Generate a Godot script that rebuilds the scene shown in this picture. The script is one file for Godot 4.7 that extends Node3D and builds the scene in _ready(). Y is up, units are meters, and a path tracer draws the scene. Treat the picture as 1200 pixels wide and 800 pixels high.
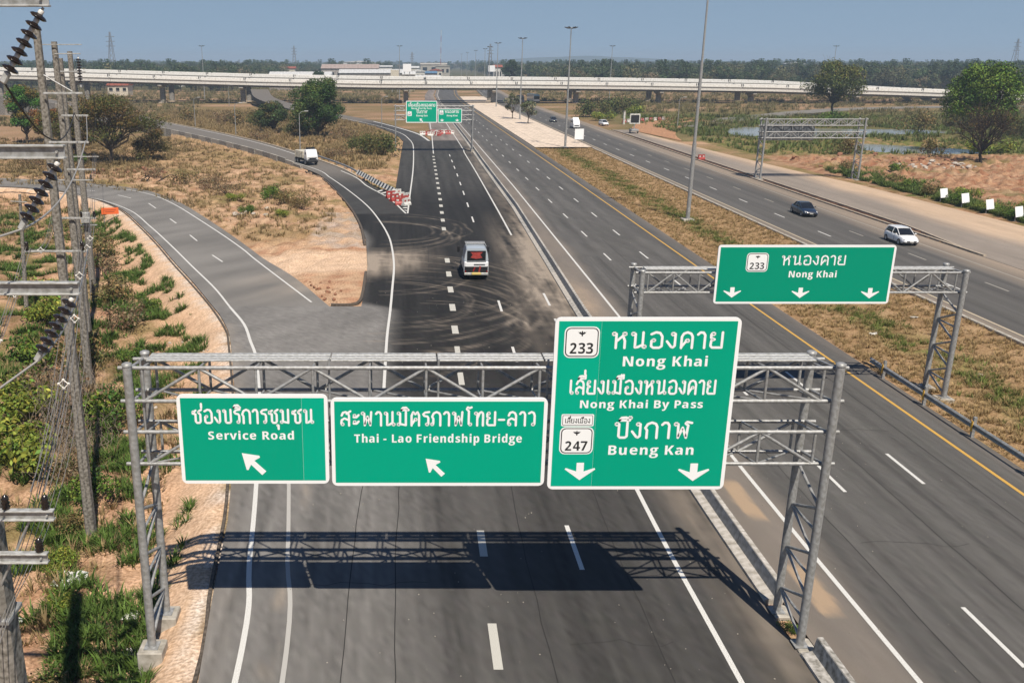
extends Node3D
# A dual carriageway with sign gantries, seen from about 17 m up. x to the right, -z along the road, metres.

class MB:
	var v := PackedVector3Array()
	var n := PackedVector3Array()
	var c := PackedColorArray()
	var i := PackedInt32Array()
	var col := Color.WHITE
	func put(p: Vector3, nn: Vector3) -> int:
		v.append(p); n.append(nn); c.append(col)
		return v.size() - 1
	func tri(a: Vector3, b: Vector3, d: Vector3) -> void:   # counter-clockwise seen from the front
		var nn := (b - a).cross(d - a).normalized()
		var k := v.size()
		put(a, nn); put(b, nn); put(d, nn)
		i.append_array(PackedInt32Array([k, k + 2, k + 1]))
	func quad(a: Vector3, b: Vector3, d: Vector3, e: Vector3) -> void:
		var nn := (b - a).cross(d - a)
		if nn.length_squared() < 1e-12:
			nn = (d - a).cross(e - a)
		nn = nn.normalized()
		var k := v.size()
		put(a, nn); put(b, nn); put(d, nn); put(e, nn)
		i.append_array(PackedInt32Array([k, k + 2, k + 1, k, k + 3, k + 2]))
	func box(o: Vector3, s: Vector3, bs := Basis()) -> void:
		var x := bs.x * s.x / 2.0
		var y := bs.y * s.y / 2.0
		var z := bs.z * s.z / 2.0
		quad(o - x - y + z, o + x - y + z, o + x + y + z, o - x + y + z)
		quad(o + x - y - z, o - x - y - z, o - x + y - z, o + x + y - z)
		quad(o + x - y + z, o + x - y - z, o + x + y - z, o + x + y + z)
		quad(o - x - y - z, o - x - y + z, o - x + y + z, o - x + y - z)
		quad(o - x + y + z, o + x + y + z, o + x + y - z, o - x + y - z)
		quad(o - x - y - z, o + x - y - z, o + x - y + z, o - x - y + z)
	func bbox(o: Vector3, s: Vector3, b: float, bs := Basis()) -> void:   # box with chamfered edges
		var h := s / 2.0
		var rings := []
		for q in [[-h.y, b], [-h.y + b, 0.0], [h.y - b, 0.0], [h.y, b]]:
			var x: float = h.x - q[1]
			var z: float = h.z - q[1]
			var r := PackedVector3Array()
			for p in [Vector2(x - b, z), Vector2(x, z - b), Vector2(x, -z + b), Vector2(x - b, -z), Vector2(-x + b, -z), Vector2(-x, -z + b), Vector2(-x, z - b), Vector2(-x + b, z)]:
				r.append(o + bs * Vector3(p.x, q[0], p.y))
			rings.append(r)
		for k in 3:
			for j in 8:
				var m := (j + 1) % 8
				quad(rings[k][j], rings[k][m], rings[k + 1][m], rings[k + 1][j])
		for j in range(1, 7):
			tri(rings[3][0], rings[3][j], rings[3][j + 1])
			tri(rings[0][0], rings[0][j + 1], rings[0][j])
	func tube(pts: Array, radii, sides := 8, cap := true) -> void:
		var last := -1
		var side := Vector3.ZERO
		for k in pts.size():
			var p: Vector3 = pts[k]
			var d: Vector3 = (pts[mini(k + 1, pts.size() - 1)] - pts[maxi(k - 1, 0)]).normalized()
			if side == Vector3.ZERO:
				side = d.cross(Vector3.UP if absf(d.y) < 0.9 else Vector3.RIGHT).normalized()
			else:
				side = (side - d * side.dot(d)).normalized()
			var up := side.cross(d)
			var r: float = radii[k] if radii is Array else radii
			var first := v.size()
			for j in sides + 1:
				var a := TAU * j / sides
				var o := side * cos(a) + up * sin(a)
				put(p + o * r, o)
			if last >= 0:
				for j in sides:
					i.append_array(PackedInt32Array([last + j, last + j + 1, first + j, last + j + 1, first + j + 1, first + j]))
			last = first
			if cap and (k == 0 or k == pts.size() - 1):
				var s := -1.0 if k == 0 else 1.0
				var m := put(p, d * s)
				var f := v.size()
				for j in sides + 1:
					var a := TAU * j / sides
					put(p + (side * cos(a) + up * sin(a)) * r, d * s)
				for j in sides:
					i.append_array(PackedInt32Array([m, f + j + 1, f + j] if k == 0 else [m, f + j, f + j + 1]))
	func lathe(at: Vector3, prof: Array, sides := 12, bs := Basis()) -> void:   # prof: [radius, height] from bottom to top
		var last := -1
		for k in prof.size():
			var p0: Array = prof[maxi(k - 1, 0)]
			var p1: Array = prof[mini(k + 1, prof.size() - 1)]
			var t := Vector2(p1[0] - p0[0], p1[1] - p0[1]).normalized()
			var first := v.size()
			for j in sides + 1:
				var a := TAU * j / sides
				var o := Vector3(cos(a), 0, -sin(a))
				put(at + bs * (o * prof[k][0] + Vector3.UP * prof[k][1]), bs * (o * t.y - Vector3.UP * t.x).normalized())
			if last >= 0:
				for j in sides:
					i.append_array(PackedInt32Array([last + j, first + j, last + j + 1, last + j + 1, first + j, first + j + 1]))
			last = first
	func prism(poly: PackedVector2Array, depth: float, xf: Transform3D) -> void:   # polygon in xy, front at z = 0, back at z = -depth
		var area := 0.0
		for k in poly.size():
			area += poly[k].cross(poly[(k + 1) % poly.size()])
		if area < 0:
			poly.reverse()
		var t := Geometry2D.triangulate_polygon(poly)
		for k in range(0, t.size(), 3):
			var a := poly[t[k]]
			var b := poly[t[k + 1]]
			var d := poly[t[k + 2]]
			if (b - a).cross(d - a) < 0:
				var s := b
				b = d
				d = s
			tri(xf * Vector3(a.x, a.y, 0), xf * Vector3(b.x, b.y, 0), xf * Vector3(d.x, d.y, 0))
			if depth > 0.006:
				tri(xf * Vector3(a.x, a.y, -depth), xf * Vector3(d.x, d.y, -depth), xf * Vector3(b.x, b.y, -depth))
		for k in poly.size():
			var a := poly[k]
			var b := poly[(k + 1) % poly.size()]
			quad(xf * Vector3(a.x, a.y, 0), xf * Vector3(a.x, a.y, -depth), xf * Vector3(b.x, b.y, -depth), xf * Vector3(b.x, b.y, 0))
	func loft(rings: Array, caps := true) -> void:   # closed rings of equal size, smooth
		var m: int = rings[0].size()
		var k0 := v.size()
		for r in rings:
			for p in r:
				put(p, Vector3.ZERO)
		for a in rings.size() - 1:
			for j in m:
				var q := [k0 + a * m + j, k0 + a * m + (j + 1) % m, k0 + (a + 1) * m + (j + 1) % m, k0 + (a + 1) * m + j]
				var nn: Vector3 = (v[q[1]] - v[q[0]]).cross(v[q[3]] - v[q[0]]) + (v[q[2]] - v[q[1]]).cross(v[q[3]] - v[q[1]])
				for w in q:
					n[w] += nn
				i.append_array(PackedInt32Array([q[0], q[2], q[1], q[0], q[3], q[2]]))
		for w in range(k0, v.size()):
			n[w] = n[w].normalized()
		if caps:
			for e in [0, rings.size() - 1]:
				for j in range(1, m - 1):
					if e == 0:
						tri(rings[e][0], rings[e][j + 1], rings[e][j])
					else:
						tri(rings[e][0], rings[e][j], rings[e][j + 1])
	func mesh() -> ArrayMesh:
		var a := []
		a.resize(Mesh.ARRAY_MAX)
		a[Mesh.ARRAY_VERTEX] = v
		a[Mesh.ARRAY_NORMAL] = n
		a[Mesh.ARRAY_COLOR] = c
		a[Mesh.ARRAY_INDEX] = i
		var m := ArrayMesh.new()
		m.add_surface_from_arrays(Mesh.PRIMITIVE_TRIANGLES, a)
		return m

var used := {}
var M := {}
var rng := RandomNumberGenerator.new()
var N := FastNoiseLite.new()
var NF := FastNoiseLite.new()
var tex := {}

func numbered(called: String) -> String:
	if not used.has(called):
		used[called] = 0
		return called
	used[called] += 1
	return "%s_%03d" % [called, used[called]]
func thing(called: String, label: String, category: String, at := Vector3.ZERO, turn := 0.0, group := "") -> Node3D:
	var o := Node3D.new()
	o.name = numbered(called)
	add_child(o)
	o.position = at
	o.rotation.y = turn
	tag(o, label, category, group)
	return o
func tag(o: Node, label: String, category: String, group := "") -> void:
	o.set_meta("label", label)
	o.set_meta("category", category)
	if group:
		o.set_meta("group", group)
func mi(called: String, m: Mesh, mat: Material, parent: Node = null) -> MeshInstance3D:
	var o := MeshInstance3D.new()
	o.mesh = m
	o.material_override = mat
	if parent == null:
		o.name = numbered(called)
		add_child(o)
	else:
		o.name = called
		parent.add_child(o, true)
	return o
func part(called: String, b: MB, mat: Material, parent: Node) -> MeshInstance3D:
	return mi(called, b.mesh(), mat, parent)
func struct(called: String, b: MB, mat: Material) -> MeshInstance3D:
	var o := mi(called, b.mesh(), mat)
	o.set_meta("kind", "structure")
	return o
func copy(o: Node3D, label: String, at: Vector3, turn := 0.0) -> Node3D:
	var r: Node3D = o.duplicate()
	r.name = numbered(String(o.name).rstrip("0123456789_"))
	add_child(r)
	r.position = at
	r.rotation.y = turn
	r.set_meta("label", label)
	return r
func rod(a: Vector3, b: Vector3, r: float, sides := 8) -> MB:
	var m := MB.new()
	m.tube([a, b], r, sides)
	return m
func boxm(o: Vector3, s: Vector3, bevel := 0.0) -> MB:
	var m := MB.new()
	if bevel > 0:
		m.bbox(o, s, bevel)
	else:
		m.box(o, s)
	return m
func ramp_tex(key: String, noise: FastNoiseLite, size: int, lo: Color, hi: Color, mid := 0.5) -> NoiseTexture2D:
	var t := NoiseTexture2D.new()
	t.width = size
	t.height = size
	t.seamless = true
	t.noise = noise
	var g := Gradient.new()
	g.offsets = PackedFloat32Array([0.0, mid, 1.0])
	g.colors = PackedColorArray([lo, lo.lerp(hi, 0.55), hi])
	t.color_ramp = g
	tex[key] = t
	return t
func noise(f: float, oct := 4, s := 1, kind := FastNoiseLite.TYPE_SIMPLEX_SMOOTH) -> FastNoiseLite:
	var q := FastNoiseLite.new()
	q.noise_type = kind
	q.frequency = f
	q.fractal_octaves = oct
	q.seed = s
	return q
func lin(r: float, g: float, b: float) -> Color:
	return Color(r, g, b).linear_to_srgb()
func mat(key: String, col: Color, rough := 0.8, metal := 0.0, t := "", scale := 1.0, vertex := false) -> StandardMaterial3D:   # col: linear
	var m := StandardMaterial3D.new()
	m.resource_name = key
	m.albedo_color = col.linear_to_srgb()
	m.roughness = rough
	m.metallic = metal
	m.vertex_color_use_as_albedo = vertex
	if t:
		m.albedo_texture = tex[t]
		m.uv1_triplanar = true
		m.uv1_world_triplanar = true
		m.uv1_scale = Vector3.ONE * scale
	M[key] = m
	return m
func at_z(table: Array, z: float) -> float:   # table of [z, x] with z falling
	if z >= table[0][0]:
		return table[0][1]
	for k in range(1, table.size()):
		if z >= table[k][0]:
			var a: Array = table[k - 1]
			var b: Array = table[k]
			return lerpf(b[1], a[1], (z - b[0]) / (a[0] - b[0]))
	return table[-1][1]
func smooth(a: float, b: float, x: float) -> float:
	return smoothstep(a, b, x)

# ---------------------------------------------------------------- roads
const BAR := [[12, 12.0], [-33, 12.0], [-62, 12.35], [-110, 13.6], [-160, 14.0], [-200, 14.5], [-400, 15.9], [-480, 17.5], [-560, 21.5], [-900, 44]]
const EDGE1 := [[12, -5.2], [-22, -5.7], [-27, -6.2], [-32, -6.6], [-35, -7.0], [-44, -8.3], [-55.6, -10.6], [-58.5, -11.3], [-62.4, -12.6], [-64.3, -13.4]]
const ISLE := [[-64.3, -2.7], [-72, -2.6], [-78.4, -2.7], [-89.5, -3.2], [-96.7, -3.8], [-106, -4.9]]
const C2L := [[12, 14.9], [-33, 14.9], [-62, 15.3], [-131, 16.2], [-200, 16.6], [-400, 17.6], [-480, 19.5], [-560, 23.5], [-900, 46]]
const C2R := [[12, 25.55], [-56, 25.6], [-149, 25.95], [-400, 26.4], [-480, 28.5], [-560, 32.5], [-900, 55]]
const C3L := [[12, 40.2], [-200, 40.2], [-400, 40.6], [-480, 42.5], [-560, 46.5], [-900, 69]]
const C3R := [[12, 50.4], [-200, 50.6], [-400, 51.4], [-480, 53.5], [-560, 57], [-900, 79]]
const NEAR := [-72.0, 136.0, -216.0, 8.0]
const STEP := 0.5
var stamped := PackedFloat32Array()
var gw := 0
var gh := 0

func stamp(x: float, z: float, h: float) -> void:
	var a := int(round((x - NEAR[0]) / STEP))
	var b := int(round((z - NEAR[2]) / STEP))
	if a >= 0 and b >= 0 and a < gw and b < gh:
		stamped[b * gw + a] = h
func strip(m: MB, left: Array, right: Array, across: int, step: float, paint: Callable, skirt := 0.25) -> void:
	# rows of points between two edges, coloured by paint(x, z); the edges get a thickness
	var last := -1
	var pl := Vector3.ZERO
	var pr := Vector3.ZERO
	for k in left.size() - 1:
		var l0: Vector3 = left[k]
		var l1: Vector3 = left[k + 1]
		var r0: Vector3 = right[k]
		var r1: Vector3 = right[k + 1]
		var cnt := maxi(1, int(ceil(maxf(l0.distance_to(l1), r0.distance_to(r1)) / step)))
		for s in range(0 if k == 0 else 1, cnt + 1):
			var t := float(s) / cnt
			var a := l0.lerp(l1, t)
			var b := r0.lerp(r1, t)
			var first := m.v.size()
			for j in across + 1:
				var p := a.lerp(b, float(j) / across)
				m.col = paint.call(p.x, p.z) * 1.62
				m.col.r *= 1.03
				m.col.b *= 0.95
				m.put(p, Vector3.UP)
				if p.z > NEAR[2] - 1 and p.x > NEAR[0] - 1 and p.x < NEAR[1] + 1:
					stamp(p.x, p.z, p.y)
			if last >= 0:
				for j in across:
					m.i.append_array(PackedInt32Array([last + j, first + j, last + j + 1, last + j + 1, first + j, first + j + 1]))
				if skirt > 0:
					m.col = Color(0.05, 0.05, 0.05)
					var d := Vector3(0, skirt, 0)
					m.quad(pl - d, pl, a, a - d)
					m.quad(pr, pr - d, b - d, b)
			last = first
			pl = a
			pr = b
			if skirt > 0:
				last = first
	m.col = Color.WHITE
func by_z(tl, tr, zs: Array, y := 0.0) -> Array:
	var l := []
	var r := []
	for z in zs:
		l.append(Vector3(at_z(tl, z) if tl is Array else tl, y, z))
		r.append(Vector3(at_z(tr, z) if tr is Array else tr, y, z))
	return [l, r]
func shift(t: Array, d: float) -> Array:
	var o := []
	for p in t:
		o.append([p[0], p[1] + d])
	return o
func zrange(a: float, b: float, d: float) -> Array:
	var o := []
	var z := a
	while z > b + 0.01:
		o.append(z)
		z -= d
	o.append(b)
	return o
const ARCS := [[-1.5, -95, 5.2], [-1.8, -94, 6.4], [-2.5, -92, 8.0], [-1.0, -97, 7.2], [-3, -96, 10.5], [-1, -66, 6.2], [0, -64, 8.5], [-1, -63, 10.0], [1, -68, 9.0], [-2, -70, 12.6], [-1.5, -76, 7.0], [-0.5, -72, 10.8], [-4, -66, 15.0], [-3.5, -60, 12.0], [-1.9, -94.4, 6.9], [-2.2, -93, 7.4], [-2.8, -91.6, 8.7], [-3, -95.6, 9.6], [-1.2, -65.4, 6.8], [-0.4, -64.4, 9.2], [-0.8, -63.4, 10.7], [0.7, -67.6, 8.3], [-2.2, -69.4, 13.4], [-1.6, -75.4, 7.7], [-0.7, -71.6, 11.6], [0.2, -61, 7.4], [2.0, -60, 6.0], [1.6, -58, 7.2]]
func paint_main(x: float, z: float) -> Color:
	var s := N.get_noise_2d(x * 70.0, z * 1.3)
	var s2 := N.get_noise_2d(x * 260.0 + 50.0, z * 6.0)
	var far := smooth(-36, -52, z)
	var fresh := smooth(lerpf(-2.6, -1.5, far), lerpf(4.0, 0.4, far), x + lerpf(1.6, 0.5, far) * N.get_noise_2d(z * 4.0, x * 20.0 + 9.0) + 2.4 * smooth(-63, -66, z) + 3.0 * smooth(-88, -104, z))
	var grey := 0.19 * (1.0 + 0.3 * N.get_noise_2d(x * 18.0 + z * 14.0, z * 4.0 - x * 5.0)) / (1.0 + 0.38 * s + 0.22 * s2)
	var base := lerpf(lerpf(0.155, grey, smooth(-40, -58, z)), lerpf(0.056, 0.022, far), fresh)
	if z < -206:
		base = 0.17
	elif z < -110:
		base = lerpf(base, 0.07, 0.6 * smooth(-110, -140, z))
	base *= 1.0 + 0.38 * s + 0.3 * s2 + 0.28 * N.get_noise_2d(x * 520.0, z * 210.0)
	var c := Color(base, base * 0.985, base * 0.975)
	if z < -206:
		c = Color(base * 1.12, base * 0.98, base * 0.92)
	# dust dragged onto the road from the sandy crossing and along the barrier
	var dust := 0.0
	var b := at_z(BAR, z) - x
	var blot := 0.55 + 0.7 * N.get_noise_2d(x * 45.0, z * 4.0) + 0.35 * N.get_noise_2d(x * 160.0, z * 14.0) + 0.25 * N.get_noise_2d(x * 70.0, z * 60.0)
	dust += clampf(blot, 0, 1.2) * smooth(2.2, 0.2, b) * 0.55
	dust += clampf(blot, 0, 1) * smooth(5.2, 1.0, b) * smooth(-40, -62, z) * smooth(-112, -84, z) * 0.75
	dust += smooth(7.5, 0.5, absf(z + 80.0 + 0.4 * x)) * smooth(5.0, -2.0, x) * 1.0 * clampf(blot + 0.35, 0, 1.2)
	if z < -48 and z > -112:
		for a in ARCS:
			var dx: float = x - a[0]
			var dz: float = z - a[1]
			if dx > 0.0:
				var e: float = absf(sqrt(dx * dx + dz * dz) - a[2] - 0.5 * N.get_noise_2d(dz * 12.0, a[2] * 90.0))
				if e < 0.5:
					dust += exp(-e * e * 70.0) * 0.26 * clampf(0.55 + 1.0 * N.get_noise_2d(x * 30.0, z * 30.0), 0.0, 1.0)
	if x < -4.0 and z > -60:
		dust += smooth(1.1, 0.0, x - at_z(EDGE1, z)) * 0.3 * clampf(blot + 0.2, 0, 1)
	# a worn, scuffed strip along the old shoulder line
	if z > -50 and absf(x + 3.9) < 0.5:
		dust += exp(-pow((x + 3.9) * 4.0, 2.0)) * 0.55 * clampf(1.6 * N.get_noise_2d(z * 22.0, x * 60.0), 0, 1)
	return c.lerp(Color(0.36, 0.31, 0.26), clampf(dust, 0.0, 0.85))
func paint_service(x: float, z: float) -> Color:
	var s := N.get_noise_2d(x * 18.0 + z * 14.0, z * 4.0 - x * 5.0)
	var s2 := 0.0
	var base := 0.19 * (1.0 + 0.3 * s + 0.14 * s2)
	var c := Color(base, base * 0.98, base * 0.955)
	var d := smooth(9.0, 0.0, absf(z + 73.0 + 0.35 * (x + 6.0))) * smooth(-16.0, -6.0, x) * 0.4
	return c.lerp(Color(0.4, 0.33, 0.26), clampf(d * (0.6 + s), 0, 0.7))
func paint_c2(x: float, z: float) -> Color:
	var l := at_z(C2L, z)
	var s := N.get_noise_2d(x * 80.0 + 300.0, z * 1.1)
	var s2 := N.get_noise_2d(x * 240.0 + 70.0, z * 5.0)
	var base := 0.098 * (1.0 + 0.34 * s + 0.24 * s2 + 0.2 * N.get_noise_2d(x * 480.0, z * 200.0))
	var c := Color(base, base * 0.985, base * 0.97)
	var blot := 0.5 + 0.8 * N.get_noise_2d(x * 24.0 + 90.0, z * 9.0) + 0.3 * N.get_noise_2d(x * 140.0, z * 60.0)
	var sh := smooth(1.1, -0.4, x - l + 0.5 * N.get_noise_2d(z * 8.0, 5.0)) * 0.62
	sh += smooth(at_z(C2R, z) + 0.4, at_z(C2R, z) + 1.4, x) * 0.3
	c = c.lerp(Color(0.235, 0.205, 0.18), clampf(sh * (0.75 + 0.5 * blot), 0, 0.9))
	# old repair patches on the shoulder
	for q in [[13.95, -27.3, 0.38, 1.5], [13.9, -33.8, 0.35, 1.6], [13.6, -41.0, 0.3, 1.2]]:
		var e := maxf(absf(x - q[0]) / q[2], absf(z - q[1]) / q[3])
		c = c.lerp(Color(0.42, 0.31, 0.21), smooth(1.15, 0.85, e + 0.25 * N.get_noise_2d(x * 90.0, z * 60.0)) * 0.75)
	if z < -50 and z > -85:
		c = c.lerp(Color(0.42, 0.33, 0.25), clampf(smooth(15.2, 13.2, x) * smooth(9.0, 0.0, absf(z + 66.0)) * (blot + 0.2), 0, 0.8))
	return c
func paint_c3(x: float, z: float) -> Color:
	var s := N.get_noise_2d(x * 70.0 + 700.0, z * 1.0)
	var s2 := N.get_noise_2d(x * 200.0, z * 4.0 + 30.0)
	var base := 0.1 * (1.0 + 0.3 * s + 0.16 * s2)
	var c := Color(base, base * 0.98, base * 0.96)
	var r := at_z(C3R, z)
	var sh := smooth(r - 2.4, r + 1.2, x + 0.8 * N.get_noise_2d(z * 6.0, 77.0)) * 0.75 + smooth(40.6, 39.6, x) * 0.5
	return c.lerp(Color(0.33, 0.27, 0.215), clampf(sh * (0.9 + 0.5 * s), 0, 0.9))
func paint_front(x: float, z: float) -> Color:
	var s := N.get_noise_2d(x * 45.0 + 100.0, z * 3.0)
	var s2 := N.get_noise_2d(x * 160.0, z * 30.0)
	var k := smooth(58.5, 63.0, x + 2.0 * N.get_noise_2d(z * 3.0, x * 6.0) - smooth(-150, -200, z) * 4.0 + smooth(-150, -200, z) * 6.0)
	var c := Color(0.25, 0.22, 0.195).lerp(Color(0.5, 0.38, 0.28), k)
	return c * (1.0 + 0.16 * s + 0.12 * s2)
func paint_ramp(x: float, z: float) -> Color:
	var s := N.get_noise_2d(x * 60.0 + z * 40.0, x * 2.0 - z * 3.0)
	var base := 0.05 * (1.0 + 0.3 * s)
	var c := Color(base, base, base)
	return c.lerp(Color(0.2, 0.185, 0.17), smooth(-128, -150, z) * 0.75)
func paint_ramp2(x: float, z: float) -> Color:
	var base := 0.06 * (1.0 + 0.3 * N.get_noise_2d(x * 40.0, z * 12.0))
	return Color(base, base, base * 1.02).lerp(Color(0.22, 0.2, 0.18), smooth(-262, -280, z) * 0.6)
func paint_pave(x: float, z: float) -> Color:
	var s := N.get_noise_2d(x * 30.0, z * 22.0)
	return Color(0.47, 0.405, 0.35) * (1.0 + 0.2 * s + 0.2 * N.get_noise_2d(x * 90.0, z * 30.0))
func line(road: Node, called: String, pts: Array, w: float, m: Material) -> void:
	var b := MB.new()
	for k in pts.size() - 1:
		var a: Vector3 = pts[k]
		var d: Vector3 = pts[k + 1]
		var u0: Vector3 = pts[mini(k + 1, pts.size() - 1)] - pts[maxi(k - 1, 0)]
		var u1: Vector3 = pts[mini(k + 2, pts.size() - 1)] - pts[k]
		var s0 := Vector3(-u0.z, 0, u0.x).normalized() * w / 2.0
		var s1 := Vector3(-u1.z, 0, u1.x).normalized() * w / 2.0
		var up := Vector3(0, 0.006, 0)
		b.quad(a - s0 + up, a + s0 + up, d + s1 + up, d - s1 + up)
	part(called, b, m, road)
func curve(pts: Array, step := 1.5) -> Array:   # smooth path through [x, z] or [x, z, y] points
	var cv := Curve3D.new()
	for k in pts.size():
		var p := Vector3(pts[k][0], pts[k][2] if pts[k].size() > 2 else 0.0, pts[k][1])
		var a: Array = pts[maxi(k - 1, 0)]
		var b: Array = pts[mini(k + 1, pts.size() - 1)]
		var t := Vector3(b[0] - a[0], (b[2] - a[2]) if pts[k].size() > 2 else 0.0, b[1] - a[1]) / 6.0
		if k == 0 or k == pts.size() - 1:
			t *= 2.0
		cv.add_point(p, -t, t)
	cv.bake_interval = step
	return Array(cv.get_baked_points())
func even(pts: Array, cnt: int) -> Array:   # cnt + 1 points spread evenly along a path
	var total := 0.0
	for k in pts.size() - 1:
		total += pts[k].distance_to(pts[k + 1])
	var o := []
	var k := 0
	var run := 0.0
	for s in cnt + 1:
		var want := total * s / cnt
		while k < pts.size() - 2 and run + pts[k].distance_to(pts[k + 1]) < want:
			run += pts[k].distance_to(pts[k + 1])
			k += 1
		var seg: float = pts[k].distance_to(pts[k + 1])
		o.append(pts[k].lerp(pts[k + 1], clampf((want - run) / maxf(seg, 1e-6), 0, 1)))
	return o

const SERV_L := [[-13.4, -64.3], [-16.5, -72.0], [-19.7, -79.5], [-23.3, -88.2], [-27.5, -97.8], [-32.3, -108.2], [-36.4, -115.0], [-41.5, -121.5], [-48, -127.0], [-57, -130.5], [-75, -133]]
const SERV_R := [[-5.0, -64.3], [-8.5, -73.5], [-11.9, -80.6], [-14.0, -85.6], [-17.3, -93.3], [-22.0, -103.8], [-26.6, -113.6], [-31.3, -121.8], [-37.0, -128.6], [-50, -136.5], [-75, -144]]
const RAMP_L := [[-4.9, -106, 0.0], [-6.4, -115, 0.0], [-8.3, -125.2, 0.05], [-11, -138, 0.15], [-14.8, -149, 0.3], [-26.7, -174, 0.5], [-38.8, -195.5, 0.7], [-52.9, -218, 1.0], [-68, -240, 1.6], [-92, -272, 3.4], [-135, -312, 5.6], [-190, -345, 7.5]]
const RAMP_R := [[0.9, -106, 0.0], [-0.6, -119, 0.0], [-3.2, -128.5, 0.05], [-6.4, -140, 0.15], [-10.0, -151.5, 0.3], [-20.5, -177.5, 0.5], [-31.5, -200, 0.7], [-45.5, -223.5, 1.0], [-61.5, -246, 1.6], [-86.5, -279, 3.4], [-130, -320, 5.6], [-186, -354, 7.5]]
const R2_L := [[1.0, -206, 0], [-1.0, -226, 0], [-5, -246, 0], [-12, -270, 0], [-24, -298, 0.3], [-40, -330, 1.2], [-54, -360, 3.2], [-60, -386, 5.6]]
const R2_R := [[7.2, -206, 0], [5.3, -226, 0], [0.5, -248, 0], [-6.5, -274, 0], [-18, -302, 0.3], [-33, -333, 1.2], [-47, -362, 3.2], [-53, -387, 5.6]]
func build_roads() -> void:
	gw = int((NEAR[1] - NEAR[0]) / STEP) + 1
	gh = int((NEAR[3] - NEAR[2]) / STEP) + 1
	stamped.resize(gw * gh)
	stamped.fill(-1000.0)
	var m := MB.new()
	var e := by_z(EDGE1, BAR, zrange(8, -64.3, 2.0))
	strip(m, e[0], e[1], 110, 0.34, paint_main)
	e = by_z(ISLE, BAR, zrange(-64.3, -106, 2.0))
	strip(m, e[0], e[1], 130, 0.24, paint_main)
	e = by_z([[-106, 0.9], [-119, -0.6], [-135, -0.3], [-190, 0.7], [-206, 1.0]], BAR, zrange(-106, -206, 2.0))
	strip(m, e[0], e[1], 40, 1.0, paint_main)
	e = by_z([[-206, 7.2], [-266, 8.3], [-420, 11.6], [-480, 13.2], [-560, 17.5], [-900, 40]], BAR, zrange(-206, -900, 6.0))
	strip(m, e[0], e[1], 8, 6.0, paint_main)
	var main := struct("main_road", m, M.asphalt)
	m = MB.new()
	strip(m, even(curve(SERV_L), 120), even(curve(SERV_R), 120), 34, 0.9, paint_service)
	var serv := struct("service_road", m, M.asphalt)
	m = MB.new()
	strip(m, even(curve(RAMP_L), 150), even(curve(RAMP_R), 150), 20, 1.4, paint_ramp, 1.2)
	var ramp := struct("ramp_road", m, M.asphalt)
	m = MB.new()
	strip(m, even(curve(R2_L), 70), even(curve(R2_R), 70), 10, 2.5, paint_ramp2, 1.5)
	var ramp2 := struct("slip_road", m, M.asphalt)
	m = MB.new()
	e = by_z(shift(BAR, 0.62), shift(C2R, 1.55), zrange(8, -900, 3.0))
	strip(m, by_part(e, 0, 0, 30)[0], by_part(e, 0, 0, 30)[1], 100, 0.5, paint_c2)
	strip(m, by_part(e, 30, 30, 999)[0], by_part(e, 30, 30, 999)[1], 30, 3.0, paint_c2)
	var c2 := struct("middle_road", m, M.asphalt)
	m = MB.new()
	e = by_z(shift(C3L, -0.95), shift(C3R, 2.3), zrange(8, -900, 4.0))
	strip(m, e[0], e[1], 46, 4.0, paint_c3)
	var c3 := struct("opposite_road", m, M.asphalt)
	m = MB.new()
	e = by_z([[12, 52.85], [-84, 52.85], [-96, 54.55], [-200, 54.7], [-240, 54.2]], [[12, 66.9], [-98, 66.8], [-133, 65.6], [-150, 63.6], [-190, 61.0], [-240, 58.5]], zrange(8, -240, 3.0))
	strip(m, e[0], e[1], 36, 3.0, paint_front)
	struct("frontage_road", m, M.asphalt)
	m = MB.new()   # dirt track that leaves the frontage road
	strip(m, even(curve([[59.2, -236], [62, -250], [70.5, -272], [88, -300]], 1.0), 40), even(curve([[62.2, -206], [66.5, -226], [76, -252], [95, -280]], 1.0), 40), 10, 2.0, func(x, z): return Color(0.3, 0.18, 0.115) * (1.0 + 0.2 * N.get_noise_2d(x * 30.0, z * 30.0)), 0.1)
	struct("dirt_road", m, M.soil_plain)
	m = MB.new()   # old two-lane road in front of the far piers
	strip(m, even(curve([[72, -258], [108, -299], [162, -349], [243, -371], [420, -384]], 2.0), 50), even(curve([[78, -250], [113, -289], [166, -338], [245, -360], [420, -372]], 2.0), 50), 8, 8.0, func(x, z): return Color(0.2, 0.19, 0.175) * (1.0 + 0.2 * N.get_noise_2d(x * 20.0, z * 20.0)), 0.3)
	struct("old_road", m, M.asphalt)
	m = MB.new()
	e = by_z(shift(C2R, 1.6), shift(C3L, -1.0), zrange(-190, -460, 5.0), 0.1)
	strip(m, e[0], e[1], 14, 5.0, paint_pave, 0.35)
	struct("median_pavement", m, M.concrete_v)
	# markings
	var w := 0.15
	var t := func(tab, a, b, d = 2.0): return zrange(a, b, d).map(func(z): return Vector3(at_z(tab, z), 0, z))
	line(main, "edge_line", curve([[-4.5, 2], [-4.68, -22.3], [-5.3, -29], [-5.95, -35], [-7.1, -44], [-8.5, -52.2], [-9.35, -55.6], [-10.4, -59.6], [-12.1, -64.0]]), 0.18, M.paint)
	line(serv, "edge_line", curve([[-12.1, -64.0], [-14.4, -70.0], [-17.8, -77.8], [-21.9, -87.3], [-26.6, -97.8], [-32.0, -109.0], [-39.4, -118.8], [-48, -125.5], [-58, -129.3], [-75, -131.8]]), 0.15, M.paint)
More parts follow.
